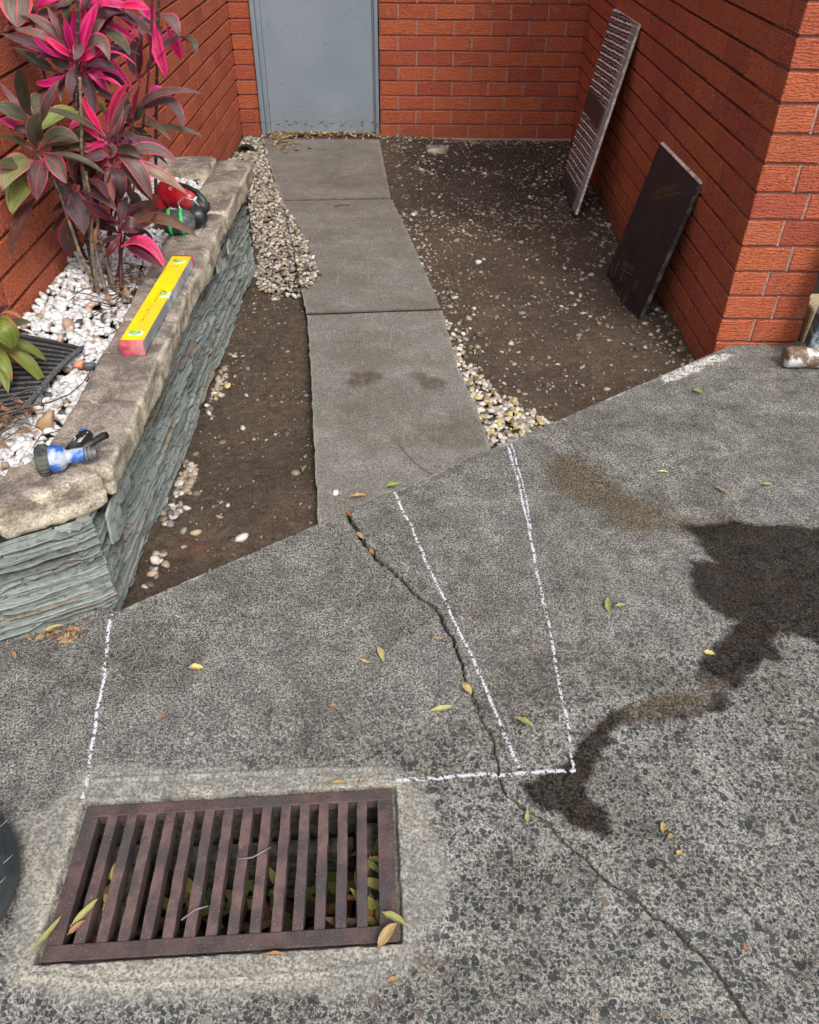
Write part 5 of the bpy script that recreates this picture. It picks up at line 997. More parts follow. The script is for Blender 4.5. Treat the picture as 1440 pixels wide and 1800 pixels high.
# bright pebbles packed into the corner where path meets driveway
CP = [(-.845, -3.80), (-.87, -3.58), (-.93, -3.2), (-.96, -2.86), (-.92, -2.86), (-.88, -3.2), (-.80, -3.45), (-.66, -3.62), (-.60, -3.67)]
p = scatter(CP, 560); s = rng.uniform(.005, .0118, len(p)); kp = ((p-EO)@EN < -.008) & (p[:, 0] > path_xr(p[:, 1])+.002) & (rng.random(len(p)) < np.interp(p[:, 1], [-3.8, -3.4, -2.9], [1, .75, .35]))
p, s = p[kp], s[kp]
o = pebbles('corner_pebbles', np.c_[p, soil_z(p, False)+.006+s*.5+rng.uniform(0, .006, len(p))], s, .65, palette(len(p), .35, .25, .2), M['pebble'], ang=.22)
tag(o, 'yellow and white pebbles in the corner of path and driveway', 'pebbles')
# pile at the slate foot
cl_ = np.r_[rng.normal((-1.745, -3.93), (.018, .05), (70, 2)), rng.normal((-1.75, -4.1), (.02, .035), (45, 2)), rng.normal((-1.752, -3.35), (.012, .1), (40, 2)), rng.normal((-1.735, -4.32), (.014, .04), (14, 2))]
cl_ = cl_[(cl_[:, 0] > -1.765)]; s = rng.uniform(.006, .0125, len(cl_))
o = pebbles('foot_pebbles', np.c_[cl_, soil_z(cl_, False)+s*.6], s, .66, palette(len(cl_), .4, .25, .05), M['pebble'], ang=.22)
tag(o, 'little piles of pebbles along the foot of the slate wall', 'pebbles')
# white pebbles in the planter
WP = [(-2.195, -2.36), (-1.915, -2.36), (-1.925, -3.0), (-1.9, -3.7), (-1.89, -4.36), (-1.97, -4.43), (-2.3, -4.58), (-2.5, -4.5), (-2.5, -4.05), (-2.195, -4.05)]
p = scatter(WP, 3900); s = rng.uniform(.0078, .0148, len(p))
def bed_z(p): return .262+.035*np.clip((-p[:, 0]-1.9)/.3, 0, 1)*sstep(-4.2, -3.6, p[:, 1])+fbm(p, 4, 2, 12)*.006
c = np.tile(np.array([.66, .67, .68]), (len(p), 1))*rng.uniform(.8, 1.22, (len(p), 1)); o_ = rng.random(len(p)); c[o_ < .05] = (.32, .24, .16); c[(o_ > .05) & (o_ < .065)] = (.06, .065, .07); c[(o_ > .065) & (o_ < .1)] = (.52, .38, .3)
o = pebbles('white_pebbles', np.c_[p, bed_z(p)+s*.4+rng.uniform(0, .012, len(p))], s, .66, np.clip(c, 0, .8), M['white_pebble'], ang=.32, tilt=.4, sub=1)
tag(o, 'bright white pebbles covering the planter bed', 'pebbles')
for (x, y, z, r_, cl, lab, kx) in ((-1.965, -3.92, .297, .016, (.72, .28, .16), 'small orange stone among white pebbles near the mat corner', 'orange'), (-1.935, -3.93, .297, .015, (.09, .11, .14), 'small blue grey stone beside the coping near the mat corner', 'blue'),
                                   (-1.955, -4.20, .30, .022, (.38, .25, .14), 'brown angular stone on white pebbles near the hose nozzle', 'brown'), (-2.06, -3.70, .305, .02, (.4, .28, .2), 'tan stone beyond the far edge of the ribbed mat', 'tan')):
    o = pebbles('stone', np.array([[x, y, z]]), np.array([r_]), .75, np.array([cl]), M['pebble'], ang=.4); del o['kind']; tag(o, lab, 'stone')

# ---------------------------------------------------------------- drain grate
gr = empty('drain_grate'); tag(gr, 'rusty cast iron drain grate of long slots set in the driveway', 'grate')
def gq(u, v): return G_TL*(1-u)*(1-v)+G_TR*u*(1-v)+G_BR*u*v+G_BL*(1-u)*v      # u along, v towards the camera
def gquad(u0, u1, v0, v1, z0, z1, mbx, jit=0.):
    mbx.prism([tuple(gq(u0, v1)), tuple(gq(u1, v1)), tuple(gq(u1, v0)), tuple(gq(u0, v0))], z0, z1)
NS = 15; ue0, ue1 = .052, .945; sl = (ue1-ue0)/(NS-.42); sw = sl*.56
vt, vb = .085, .90
GT = -.003
ins = .006
for (u0, u1, v0, v1) in ((ins, 1-ins, ins, vt), (ins, 1-ins, vb, 1-ins)):
    mb = MB(); gquad(u0, u1, v0, v1, GT-.026, GT, mb); bmesh.ops.bevel(mb.bm, geom=list(mb.bm.edges), offset=.0012, segments=1, affect='EDGES'); mb.build('frame', M['grate_frame'], gr)
for (u0, u1) in ((ins, ue0), (ue0+NS*sl-.42*sl, 1-ins)):
    mb = MB(); gquad(u0, u1, vt+.001, vb-.001, GT-.026, GT-.0003, mb); mb.build('frame', M['grate_frame'], gr)
for i in range(NS-1):
    u0 = ue0+i*sl+sl-sw*.0-(sl-sl*.58); u1 = ue0+(i+1)*sl
    u0 = ue0+i*sl+.42*sl+.02*sl; u1 = ue0+(i+1)*sl+.0*sl
    u0 = ue0+i*sl+sl*.5; u1 = ue0+(i+1)*sl
    mb = MB(); a, b = gq(u0, vt+.001), gq(u1, vt+.001); c, d = gq(u1, vb-.001), gq(u0, vb-.001)
    poly = [tuple(d), tuple(c), tuple(b), tuple(a)]
    n = 14; pts = []
    for t in np.linspace(0, 1, n): q_ = d+(a-d)*t; pts.append((q_[0]+rnd.uniform(-.0007, .0007), q_[1]))
    for t in np.linspace(0, 1, n): q_ = b+(c-b)*t; pts.append((q_[0]+rnd.uniform(-.0007, .0007), q_[1]))
    mb.prism(pts, GT-.03, GT-.0002); mb.build('bar', M['grate'], gr)
# the pit below
pit = empty('drain_pit'); tag(pit, 'dark concrete pit with dead leaves under the drain grate', 'drain pit')
mb = MB()
def wallq(a, b, z0, z1, th=.03):
    a = np.array(a); b = np.array(b); d = (b-a)/np.linalg.norm(b-a); n = np.array([d[1], -d[0]])*th
    mb.prism([tuple(a), tuple(b), tuple(b+n), tuple(a+n)], z0, z1)
k = .04
wallq(gq(-.02, -.04+.04), gq(1.02, .0), -.30, -.0305, -.03)
wallq(gq(1.0, 0), gq(1.0, 1), -.30, -.0305, -.03); wallq(gq(1.02, 1.0), gq(-.02, 1.0), -.30, -.0305, -.03); wallq(gq(0, 1), gq(0, 0), -.30, -.0305, -.03)
mb.build('pit_wall', M['pit'], pit)
mb = MB(); gquad(-.05, 1.05, -.05, 1.05, -.33, -.30, mb); mb.build('pit_floor', M['dirtdark'], pit)
mb = MB(); gquad(.87, .985, .1, .98, -.2, -.075, mb); gquad(.30, .86, .10, .20, -.3, -.12, mb); mb.build('ledge', M['pit'], pit)
mb = MB(); gquad(.02, .16, .1, .98, -.2, -.10, mb); mb.build('ledge', M['pit'], pit)

# ---------------------------------------------------------------- leaves
def leaf_mesh(pb, pc, pt, width, nrm, ns=14, nc=3, fold=.18, curl=.0, petiole=.12, wob=.0, seed=0):
    pb, pc, pt = Vector(pb), Vector(pc), Vector(pt); rows = []; uvs = []
    r_ = random.Random(seed); ph = r_.uniform(0, 6)
    for i in range(ns+1):
        t = i/ns; q_ = pb*(1-t)**2+pc*2*t*(1-t)+pt*t*t
        tg = ((pc-pb)*2*(1-t)+(pt-pc)*2*t)
        if tg.length < 1e-6: tg = pt-pb
        tg.normalize(); sd_ = tg.cross(nrm)
        if sd_.length < .05: sd_ = tg.cross(Vector((1, 0, 0)))
        sd_.normalize(); nn = sd_.cross(tg).normalized()
        tw = .28*math.sin(t*3+ph); sd2 = sd_*math.cos(tw)+nn*math.sin(tw); nn2 = nn*math.cos(tw)-sd_*math.sin(tw)
        if t < petiole: wv = .16+.1*t/petiole
        else: x = (t-petiole)/(1-petiole); wv = max(.18*(1-x*3), math.sin(math.pi*min(1, x**.82))**.75 if x < 1 else 0)
        hw = width/2*max(wv, .015)
        for j in range(-nc, nc+1):
            u = j/nc; row_off = sd2*(hw*u)+nn2*(abs(u)**1.4*hw*fold*2-curl*hw*u*u+wob*hw*math.sin(t*17+u*2+ph)*abs(u))
            rows.append(q_+row_off); uvs.append((u*.5+.5, t))
    W = 2*nc+1; fs = []
    for i in range(ns):
        for j in range(W-1): a = i*W+j; fs.append((a, a+1, a+W+1, a+W))
    me = bpy.data.meshes.new('leaf'); me.from_pydata([tuple(v) for v in rows], [], fs)
    ul = me.uv_layers.new(name='UVMap'); vi = np.empty(len(me.loops), dtype=np.int32); me.loops.foreach_get('vertex_index', vi)
    ul.data.foreach_set('uv', np.array(uvs, dtype=np.float32)[vi].ravel())
    me.polygons.foreach_set('use_smooth', np.ones(len(me.polygons), dtype=bool))
    return me
CAM = Vector((-1.095, -5.853, 1.372))
plants = {}
main = empty('cordyline_shrub'); tag(main, 'tall shrub with hot pink and bronze strap leaves in the planter', 'shrub')
small = empty('small_cordyline'); tag(small, 'low plant with yellow green leaves hanging over the ribbed mat', 'plant')
lr = random.Random(5)
for i, (cl, b_, c_, t_, w_, k_) in enumerate(LEAVES):
    tocam = (CAM-Vector(c_)).normalized()
    n_ = (tocam*.75+Vector((lr.uniform(-.35, .35), lr.uniform(-.3, .1), .75))).normalized()
    me = leaf_mesh(b_, c_, t_, w_*1.14, n_, seed=i, fold=lr.uniform(.08, .28), wob=.04)
    link('leaf', me, LM[k_], small if cl == 'H' else main)
# leaves at the back of each rosette, filling its volume
cen = {}
for (cl, b_, c_, t_, w_, k_) in LEAVES: cen.setdefault(cl, []).append(Vector(b_))
for cl, nfill, L0, kinds in (('A', 20, .17, ['p', 'd', 'm', 'd', 'pm']), ('T', 16, .17, ['d', 'p', 'm', 'pm']), ('C', 9, .17, 'gyg'), ('D', 12, .16, 'dmdr'), ('L', 10, .16, 'gdg'), ('E', 5, .14, 'gdm'), ('B', 4, .14, 'mr'), ('F', 3, .1, 'dr')):
    cc_ = sum(cen[cl], Vector())/len(cen[cl])
    for j in range(nfill):
        an = lr.uniform(0, 6.28); el = lr.uniform(-.5, .9); d_ = Vector((math.cos(an)*math.cos(el), abs(math.sin(an))*.8*math.cos(el), math.sin(el)))
        L_ = L0*lr.uniform(.7, 1.15); b_ = cc_+Vector((lr.uniform(-.02, .02), .03, lr.uniform(-.04, .04))); m_ = b_+d_*L_*.6+Vector((0, 0, .03)); t_ = b_+d_*L_+Vector((0, 0, -.05*lr.random()))
        for q_ in (m_, t_):
            if q_.x < -2.18: q_.x = -2.18
        k_ = lr.choice(kinds)
        link('leaf', leaf_mesh(b_, m_, t_, lr.uniform(.025, .045), (CAM-cc_).normalized()*.6+Vector((0, 0, .7)), seed=900+j), LM[k_], main)
for (n_, pts, r0, k_) in STEMS:
    # smooth, knobbly, ringed canes
    P_ = [Vector(p) for p in pts]; fine_ = []
    for i in range(len(P_)-1):
        p0, p1, p2, p3 = P_[max(i-1, 0)], P_[i], P_[i+1], P_[min(i+2, len(P_)-1)]
        L_ = (p2-p1).length; k = max(4, int(L_/.012))
        for j in range(k):
            t = j/k; fine_.append(.5*((2*p1)+(-p0+p2)*t+(2*p0-5*p1+4*p2-p3)*t*t+(-p0+3*p1-3*p2+p3)*t**3))
    fine_.append(P_[-1])
    rr = [r0*(.82-.25*i/len(fine_))*(1.12 if i % 2 else .95) for i in range(len(fine_))]
    mb = MB(); mb.tube(fine_, rr, 7)
    mt = {'tan': 'stem', 'ring': 'stemring', 'red': 'stemred'}[k_]
    st = mb.build('stem', M[mt], main, True)
    if k_ in ('tan', 'ring'):
        mb = MB()
        for i in range(2, len(fine_)-1, 2 if k_ == 'ring' else 3):
            tdir = (fine_[i+1]-fine_[i]).normalized(); mb.tube([fine_[i]-tdir*.0008, fine_[i]+tdir*.0008], rr[i]*1.12, 7)
        o = mb.build('leaf_scars', M['stem' if k_ == 'ring' else 'stemring'], st); o['kind'] = 'stuff'

# dry twigs, mulch and dead leaves in the planter
mb = MB()
for i in range(95):
    if i < 45: cx, cy = rnd.gauss(-1.97, .05), rnd.gauss(-3.42, .09)
    elif i < 60: cx, cy = rnd.gauss(-2.08, .06), rnd.gauss(-3.42, .08)
    else: cx, cy = rnd.gauss(-2.06, .045), rnd.gauss(-4.2, .05)
    if cx > -1.92 and cy > -4.3: cx = -1.94
    a = rnd.uniform(0, 6.28); L_ = rnd.uniform(.03, .11); z = .292+rnd.uniform(0, .02)
    p0 = Vector((cx-math.cos(a)*L_/2, cy-math.sin(a)*L_/2, z)); p1 = Vector((cx+rnd.uniform(-.01, .01), cy+rnd.uniform(-.01, .01), z+rnd.uniform(0, .012))); p2 = Vector((cx+math.cos(a)*L_/2, cy+math.sin(a)*L_/2, z+rnd.uniform(-.004, .008)))
    mb.tube([p0, p1, p2], [.0012, .0018, .0009], 5)
o = mb.build('dry_twigs', M['twig']); tag(o, 'tangle of dry twigs under the pink shrub and beside the mat', 'twigs', kind='stuff')
mb = MB(); mb.tube([(-1.902, -3.985, .325), (-1.905, -4.06, .322), (-1.925, -4.11, .318), (-1.965, -4.137, .312), (-2.008, -4.162, .315), (-2.06, -4.206, .318), (-2.12, -4.24, .32)], [.0012, .0018, .002, .0022, .0024, .0024, .002], 6)
tag(mb.build('long_twig', M['twig'], None, True), 'long curved brown twig on white pebbles below the ribbed mat', 'twig')

# leaf litter: joined little curled blades
def litter(name, pts, zf, L=(.015, .035), cols=None, lift=.012):
    VV, FF, CC = [], [], []
    for (x, y) in pts:
        l = rnd.uniform(*L); w_ = l*rnd.uniform(.2, .4); a = rnd.uniform(0, 6.28); c = rnd.choice(cols); z = zf(x, y)+rnd.uniform(0, lift)
        tx, ty = rnd.uniform(-.5, .5), rnd.uniform(-.5, .5); o = len(VV); cu = rnd.uniform(-.3, .3)*l
        for i in range(5):
            t = i/4-.5; hw = w_/2*math.cos(t*math.pi)**.7 if abs(t) < .5 else 0
            for sg in (-1, 1):
                lx, ly = t*l, sg*hw; lz = cu*(t*t*4)+lx*tx*.5+ly*ty
                VV.append((x+lx*math.cos(a)-ly*math.sin(a), y+lx*math.sin(a)+ly*math.cos(a), z+lz)); CC.append((*c, 1))
        for i in range(4): FF.append((o+2*i, o+2*i+1, o+2*i+3, o+2*i+2))
    return mesh_np(name, VV, FF, M['litter'], dict(pcol=np.array(CC)))
LC = [(.3, .18, .08), (.4, .28, .14), (.2, .1, .05), (.5, .4, .24), (.14, .08, .05), (.36, .3, .1)]
pts = [(rnd.uniform(-2.0, -1.31), rnd.gauss(-.012, .015)) for _ in range(520)]+[(rnd.uniform(-2.02, -1.85), rnd.uniform(-.12, -.0)) for _ in range(150)]+[(rnd.gauss(-1.93, .05), rnd.gauss(-.2, .09)) for _ in range(40)]+[(rnd.gauss(-1.88, .06), rnd.gauss(-.42, .05)) for _ in range(25)]
pts += [(rnd.uniform(-1.34, -1.29), rnd.uniform(-.06, .0)) for _ in range(40)]
pts += [(rnd.uniform(-2.0, -1.75), rnd.gauss(-.025, .01)) for _ in range(120)]
o = litter('door_leaf_litter', pts, lambda x, y: (-.146 if y > -.1 else path_z(y)+.002), cols=LC, lift=.022, L=(.015, .05)); tag(o, 'dead brown leaves drifted along the foot of the blue door', 'leaf litter', kind='stuff')
o = litter('pit_leaves', [tuple(gq(rnd.uniform(.1, .95), rnd.uniform(.25, .98))) for _ in range(260)], lambda x, y: -.24+(.14 if x > -1.2 else 0)+(.15 if x < -1.6 else 0), L=(.03, .075), cols=[(.3, .24, .08), (.36, .3, .1), (.1, .06, .03), (.2, .2, .05), (.3, .12, .05), (.06, .04, .03), (.12, .16, .04)], lift=.07); tag(o, 'dead leaves lying in the drain pit under the grate', 'leaf litter', kind='stuff')
o = litter('planter_leaf_litter', [(rnd.gauss(-1.98, .05), rnd.gauss(-3.45, .12)) for _ in range(70)]+[(rnd.gauss(-2.05, .05), rnd.gauss(-4.2, .05)) for _ in range(40)], lambda x, y: .295, L=(.015, .05), cols=[(.2, .11, .07), (.3, .2, .12), (.12, .06, .04), (.34, .16, .1)], lift=.02); tag(o, 'crumpled brown leaves on the pebbles under the pink shrub', 'leaf litter', kind='stuff')
p_ = [(-1.757-.05-.5*t+rnd.gauss(0, .008)-.0, -4.553-.27*t+rnd.gauss(0, .008)) for t in [rnd.random()**1.3 for _ in range(45)]]
p_ += [(rnd.gauss(-1.865, .03), rnd.gauss(-4.618, .012)) for _ in range(40)]
o = litter('slate_foot_litter', p_, lambda x, y: .003, L=(.006, .03), cols=[(.26, .17, .1), (.36, .24, .13), (.16, .1, .07)], lift=.006); tag(o, 'fine brown litter along the foot of the slate front', 'leaf litter', kind='stuff')
# ---------------------------------------------------------------- fallen leaves, each its own
def fallen(x, y, deg, L, W, mt, label, z=0.0, curl=.3, cat='leaf', bow=.15, name='fallen_leaf', lift=.004):
    a = R(deg); dx, dy = math.cos(a)*L/2, math.sin(a)*L/2; nx, ny = -math.sin(a), math.cos(a)
    b_ = (x-dx, y-dy, z+lift*rnd.uniform(.8, 1.8)+.003); t_ = (x+dx, y+dy, z+lift*rnd.uniform(.8, 2.2)+.003); m_ = (x+nx*L*bow, y+ny*L*bow, z+.004+lift)
    me = leaf_mesh(b_, m_, t_, W, Vector((0, 0, 1)), ns=12, nc=2, fold=.1+curl*.6, petiole=.07, wob=.22, seed=int(abs(x*1000+y*77)))
    return tag(link(name, me, FM[mt]), label, cat, 'leaves fallen on the concrete')
FLT = [
 (-1.134, -4.056, 28, .05, .016, 'green', 'fresh green leaf where the left chalk line meets the path edge', -.008),
 (-1.228, -4.105, 12, .052, .015, 'orange', 'orange brown leaf on the path just above the wide crack', -.008),
 (-.233, -4.08, -52, .052, .014, 'yellow', 'yellow leaf on dry concrete above the large wet patch'),
 (-.101, -4.048, 0, .036, .011, 'lime', 'short lime leaf at right above the large wet patch'),
 (-.373, -3.995, -6, .034, .007, 'lime', 'thin pale leaf between the brown stain and the yellow leaf'),
 (-.156, -3.558, -50, .038, .016, 'green', 'small green leaf below the brick pier corner'),
 (-.624, -4.518, 85, .055, .014, 'lime', 'upright lime leaf crossed by a paler one, right of chalk lines'),
 (-.600, -4.523, 12, .03, .009, 'lime', 'short pale leaf lying across the upright lime leaf', .004),
 (-.433, -4.661, -22, .028, .012, 'yellow', 'small tan leaf on the narrow neck of the wet patch'),
 (-.968, -4.763, -62, .038, .015, 'yellow', 'yellow leaf lying on the crack left of the chalk line'),
 (-1.023, -4.814, 16, .053, .012, 'lime', 'curved lime leaf just left of the crack'),
 (-.857, -4.843, -28, .046, .015, 'lime', 'green leaf between the two long chalk lines'),
 (-1.185, -4.688, -25, .026, .009, 'yellow', 'small yellow leaf left of the crumpled tan leaf'),
 (-1.151, -4.67, -68, .052, .014, 'tan', 'crumpled tan leaf in the middle of the driveway'),
 (-1.542, -4.709, -3, .036, .014, 'yellow', 'ragged yellow leaf midway between slate corner and grate'),
 (-1.585, -4.836, 30, .018, .007, 'orange', 'tiny orange leaf right of the left chalk line'),
 (-1.942, -4.676, -58, .024, .009, 'orange', 'orange leaf at the left frame edge below the slate'),
 (-1.844, -4.602, -32, .026, .015, 'orange', 'brown leaf in the litter at the slate foot'),
 (-1.880, -4.600, 25, .05, .010, 'tan', 'curled tan leaf lying in the litter at the slate foot'),
 (-1.244, -4.807, 10, .012, .008, 'orange', 'tiny orange scrap left of the curved lime leaf'),
 (-.873, -5.051, 82, .026, .007, 'lime', 'pale sliver of leaf below the small wet patch'),
 (-1.672, -5.262, 62, .075, .009, 'lime', 'long thin yellow leaf at the lower left grate corner'),
 (-1.121, -5.262, 52, .055, .018, 'yellow', 'plump yellow leaf at the lower right grate corner'),
 (-1.112, -5.238, -32, .05, .013, 'lime', 'pale leaf crossing the yellow leaf at the grate corner', .005),
 (-1.113, -5.327, 18, .022, .010, 'yellow', 'short curled leaf on the mortar below the grate corner'),
 (-.631, -5.072, 70, .022, .014, 'yellow', 'crumbled yellow flake, upper one right of the crack'),
 (-.622, -5.090, 10, .016, .012, 'yellow', 'broken yellow flake just below the upper flake'),
 (-.615, -5.120, 40, .014, .012, 'yellow', 'lowest broken yellow flake right of the crack'),
 (-.549, -5.276, 70, .014, .008, 'orange', 'tiny orange leaf low on the driveway right of the crack'),
 (-1.22, -4.983, 4, .034, .008, 'tan', 'tan leaf on the mortar along the top of the grate'),
 (-1.175, -4.979, 60, .018, .007, 'tan', 'short twig like leaf above the right end of the grate'),
 (-.1, -3.654, -70, .016, .008, 'tan', 'tiny tan leaf below the plaster covered tool'),
 (-1.026, -4.623, -5, .022, .008, 'tan', 'tan scrap against the crack above the chalk crossing'),
 (-.654, -3.818, 0, .012, .006, 'tan', 'tiny tan speck near the driveway edge by the pebbles'),
 (-1.30, -5.292, 2, .04, .007, 'orange', 'thin brown leaf lying along the lower grate border'),
 (-1.245, -4.19, -70, .035, .014, 'orange', 'orange leaf stuck in the top end of the crack'),
 (-1.213, -4.275, -55, .036, .012, 'yellow', 'yellow leaf wedged in the widest part of the crack'),
 (-1.18, -4.335, -65, .024, .010, 'orange', 'small orange leaf wedged where the crack turns'),
 (-1.394, -3.914, 75, .03, .012, 'green', 'torn green leaf on the soil against the path edge', -.055),
 (-1.62, -5.225, 55, .06, .010, 'lime', 'yellow green leaf poking up through the left grate slots', .0),
 (-1.625, -5.25, 40, .035, .010, 'orange', 'pinkish dry leaf in the leftmost grate slots', .0),
]
for f_ in FLT:
    x, y, dg, L_, W_, mt, lab = f_[:7]; z_ = f_[7] if len(f_) > 7 else .0
    fallen(x, y, dg, L_*.96, W_, mt, lab, z_, curl=rnd.uniform(.1, .6), bow=rnd.uniform(-.12, .18))
# twigs on the grate and slabs
for pts, lab in (([(-1.385, -5.13, .003), (-1.36, -5.128, .004), (-1.33, -5.11, .006)], 'pale forked twig lying across the middle of the grate'),
                 ([(-1.46, -5.235, .004), (-1.44, -5.22, .008), (-1.42, -5.212, .004)], 'pale dry stalk on the lower grate border'),
                 ([(-1.137, -.738, -.117), (-1.09, -.60, -.115), (-1.075, -.52, -.118), (-1.03, -.42, -.12), (-.995, -.385, -.122), (-.985, -.36, -.122)], 'bent dark twig lying on the far path slab'),
                 ([(-1.475, -1.55, -.09), (-1.44, -1.534, -.088), (-1.40, -1.526, -.09)], 'short dark twig just below the first path joint'),
                 ([(-1.12, -3.83, -.016), (-1.07, -3.93, -.014), (-1.03, -3.98, -.012), (-1.0, -3.985, -.01)], 'thin reddish stalk on the near path slab')):
    mb = MB(); mb.tube(pts, (.0014 if pts[0][1] < -5 else .0008) if pts[0][1] < -3 else .0026, 6); tag(mb.build('twig', M['whisker'] if pts[0][1] < -5 else M['twig'], None, True), lab, 'twig')

# ---------------------------------------------------------------- chalk lines: crumbs of chalk on the concrete
def chalk(pts, wd, dens, label, seed):
    r_ = np.random.default_rng(seed); pts = np.array(pts); seg = np.hypot(*np.diff(pts, axis=0).T); cum = np.r_[0, np.cumsum(seg)]
    n = int(cum[-1]*dens*1.0); s_ = r_.uniform(0, cum[-1], n); x = np.interp(s_, cum, pts[:, 0]); y = np.interp(s_, cum, pts[:, 1])
    off = r_.normal(0, wd/4.8, n); i = np.clip(np.searchsorted(cum, s_)-1, 0, len(seg)-1); d = np.diff(pts, axis=0)[i]/seg[i][:, None]
    wob = vn(np.c_[x, y], 22, seed)*.003
    P = np.c_[x-d[:, 1]*(off+wob), y+d[:, 0]*(off+wob)]
    keep = vn(P, 260, seed+3)+vn(P, 90, seed+9)*.6 > -.1
    P = P[keep]; zz = drive_fields(P)[0]; n = len(P)
    rr = r_.uniform(.00045, .0011, n); a0 = r_.uniform(0, 6.28, n); k = 5
    V = np.zeros((n, k+1, 3)); V[:, 0, :2] = P; V[:, 0, 2] = zz+.0016
    for j in range(k):
        a = a0+2*math.pi*j/k; rj = rr*r_.uniform(.6, 1.3, n); V[:, j+1, 0] = P[:, 0]+np.cos(a)*rj; V[:, j+1, 1] = P[:, 1]+np.sin(a)*rj; V[:, j+1, 2] = zz+.0005
    F = np.array([(0, j+1, (j+1) % k+1) for j in range(k)])
    F = (F[None]+(np.arange(n)*(k+1))[:, None, None]).reshape(-1, 3)
    o = mesh_np('chalk_line', V.reshape(-1, 3), F, M['chalk'], smooth=False); tag(o, label, 'chalk line', 'chalk lines drawn on the driveway', 'stuff')
chalk(CH1, .0085, 11000, 'white chalk line from the slate corner down to the grate', 1)
chalk(CH2, .008, 8500, 'white chalk line running beside the crack', 2)
chalk(CH3, .0085, 7500, 'white chalk line from the pebble corner down to the small wet patch', 3)
chalk(CH4, .006, 5500, 'short second chalk stroke doubling the right hand chalk line', 4)
chalk(CH5, .0095, 12500, 'thick white chalk line across, right of the grate', 5)

# ---------------------------------------------------------------- boards leaning on the side wall
def board(name, bl, br, tl, tr, th, mface, medge, label, extra=None):
    """four corners of the visible face; thickness goes towards the wall"""
    root = empty(name); tag(root, label, 'board')
    bl, br, tl, tr = map(Vector, (bl, br, tl, tr)); n = (br-bl).cross(tl-bl).normalized()
    if n.x > 0: n = -n
    c = (.0016)
    me = bpy.data.meshes.new('panel'); b2 = [v-n*(th) for v in (bl, br, tr, tl)]; f2 = [v-n*.0008 for v in (bl, br, tr, tl)]
    vs = f2+b2; me.from_pydata([tuple(v) for v in vs], [], [(4, 5, 6, 7), (0, 1, 5, 4), (1, 2, 6, 5), (2, 3, 7, 6), (3, 0, 4, 7)])
    link('core', me, medge, root)
    me = bpy.data.meshes.new('face_sheet'); vs = [bl, br, tr, tl]+f2
    me.from_pydata([tuple(v) for v in vs], [], [(0, 1, 2, 3), (4, 7, 6, 5), (0, 4, 5, 1), (1, 5, 6, 2), (2, 6, 7, 3), (3, 7, 4, 0)])
    ul = me.uv_layers.new(name='UVMap'); uvm = [(0, 0), (1, 0), (1, 1), (0, 1)]*2
    for l in me.loops: ul.data[l.index].uv = uvm[l.vertex_index]
    link('face_sheet', me, mface, root)
    return root, n
b1, n1_ = board('scratched_board', (-.192, -.875, -.165), (-.197, -1.43, -.165), (-.014, -.817, .706), (-.014, -1.412, .721), .015, M['ply1'], M['plyedge'], 'taller dark form board with white scratched lines, leaning on the side wall')
b2, n2_ = board('dark_board', (-.168, -2.20, -.168), (-.152, -2.74, -.175), (-.014, -2.126, .381), (-.014, -2.717, .399), .018, M['ply2'], M['plyedge2'], 'shorter plain black brown form board nearest the pier, leaning on the side wall')
mb = MB(); e0, e1 = Vector((-.0136, -2.128, .3825)), Vector((-.0136, -2.715, .4005)); mb.tube([e0-n2_*.009, e1-n2_*.009], .0088, 4); mb.build('top_edge', M['plyedge'], b2)
# faded gold print: worn marks over a rule, twice on the dark board
def print_band(p0, p1, hgt):
    BL, BR, TL = Vector((-.168, -2.20, -.168)), Vector((-.152, -2.69, -.168)), Vector((-.014, -2.126, .381))
    U_, V_ = BR-BL, TL-BL; r_ = random.Random(int(p0[1]*100)); mb = MB()
    TR_ = Vector((-.014, -2.717, .399))
    def at(u, v): return BL*(1-u)*(1-v)+BR*u*(1-v)+TL*(1-u)*v+TR_*u*v+n2_*.004
    def stroke(a, b, w_):
        d = (b-a).normalized(); s = d.cross(n2_)*w_/2; mb.bm.faces.new([mb.bm.verts.new(q_) for q_ in (a-s, b-s, b+s, a+s)])
    a, b = at(*p0), at(*p1); stroke(a, b, .005); d = (b-a); upv = d.normalized().cross(n2_)
    if upv.z < 0: upv = -upv
    for i in range(9):
        t = .03+i*.1; q0 = a+d*t+upv*.01
        stroke(q0, q0+upv*hgt, .004)
        if r_.random() < .7: stroke(q0+upv*hgt, q0+upv*hgt+d*.05, .0035)
        if r_.random() < .6: stroke(q0+upv*hgt*.5, q0+upv*hgt*.5+d*.045, .0035)
        if r_.random() < .5: stroke(q0+d*.055, q0+d*.055+upv*hgt, .004)
    mb.build('faded_print', M['gold'], b2)
print_band((.36, .70), (.80, .88), .028); print_band((.28, .14), (.60, .20), .026)

# ---------------------------------------------------------------- spirit level on the coping
lv = empty('spirit_level'); tag(lv, 'yellow spirit level with pink red end caps on the coping', 'spirit level')
A0, A1, B1_, B0 = [Vector(p) for p in ((-1.841, -3.932, .372), (-1.781, -3.932, .372), (-1.772, -3.354, .372), (-1.829, -3.354, .372))]
lc = (A0+A1+B0+B1_)/4; ld = ((B0+B1_)/2-(A0+A1)/2); LLEN = ld.length; ld.normalize(); rzl = math.atan2(ld.y, ld.x)-math.pi/2
lv.location = (lc.x, lc.y, .330); lv.rotation_euler = (0, 0, rzl)
TH = .038; WL = .060
mb = MB()
for (x0, x1, z0, z1) in ((-WL/2, WL/2, TH-.005, TH), (-WL/2, WL/2, 0, .005), (-WL/2+.0, -WL/2+.005, .005, TH-.005)):
    pass
mb.box((0, 0, TH/2-.001), (WL, LLEN-.018, TH-.004), bevel=.0015); mb.build('body', M['alu'], lv)
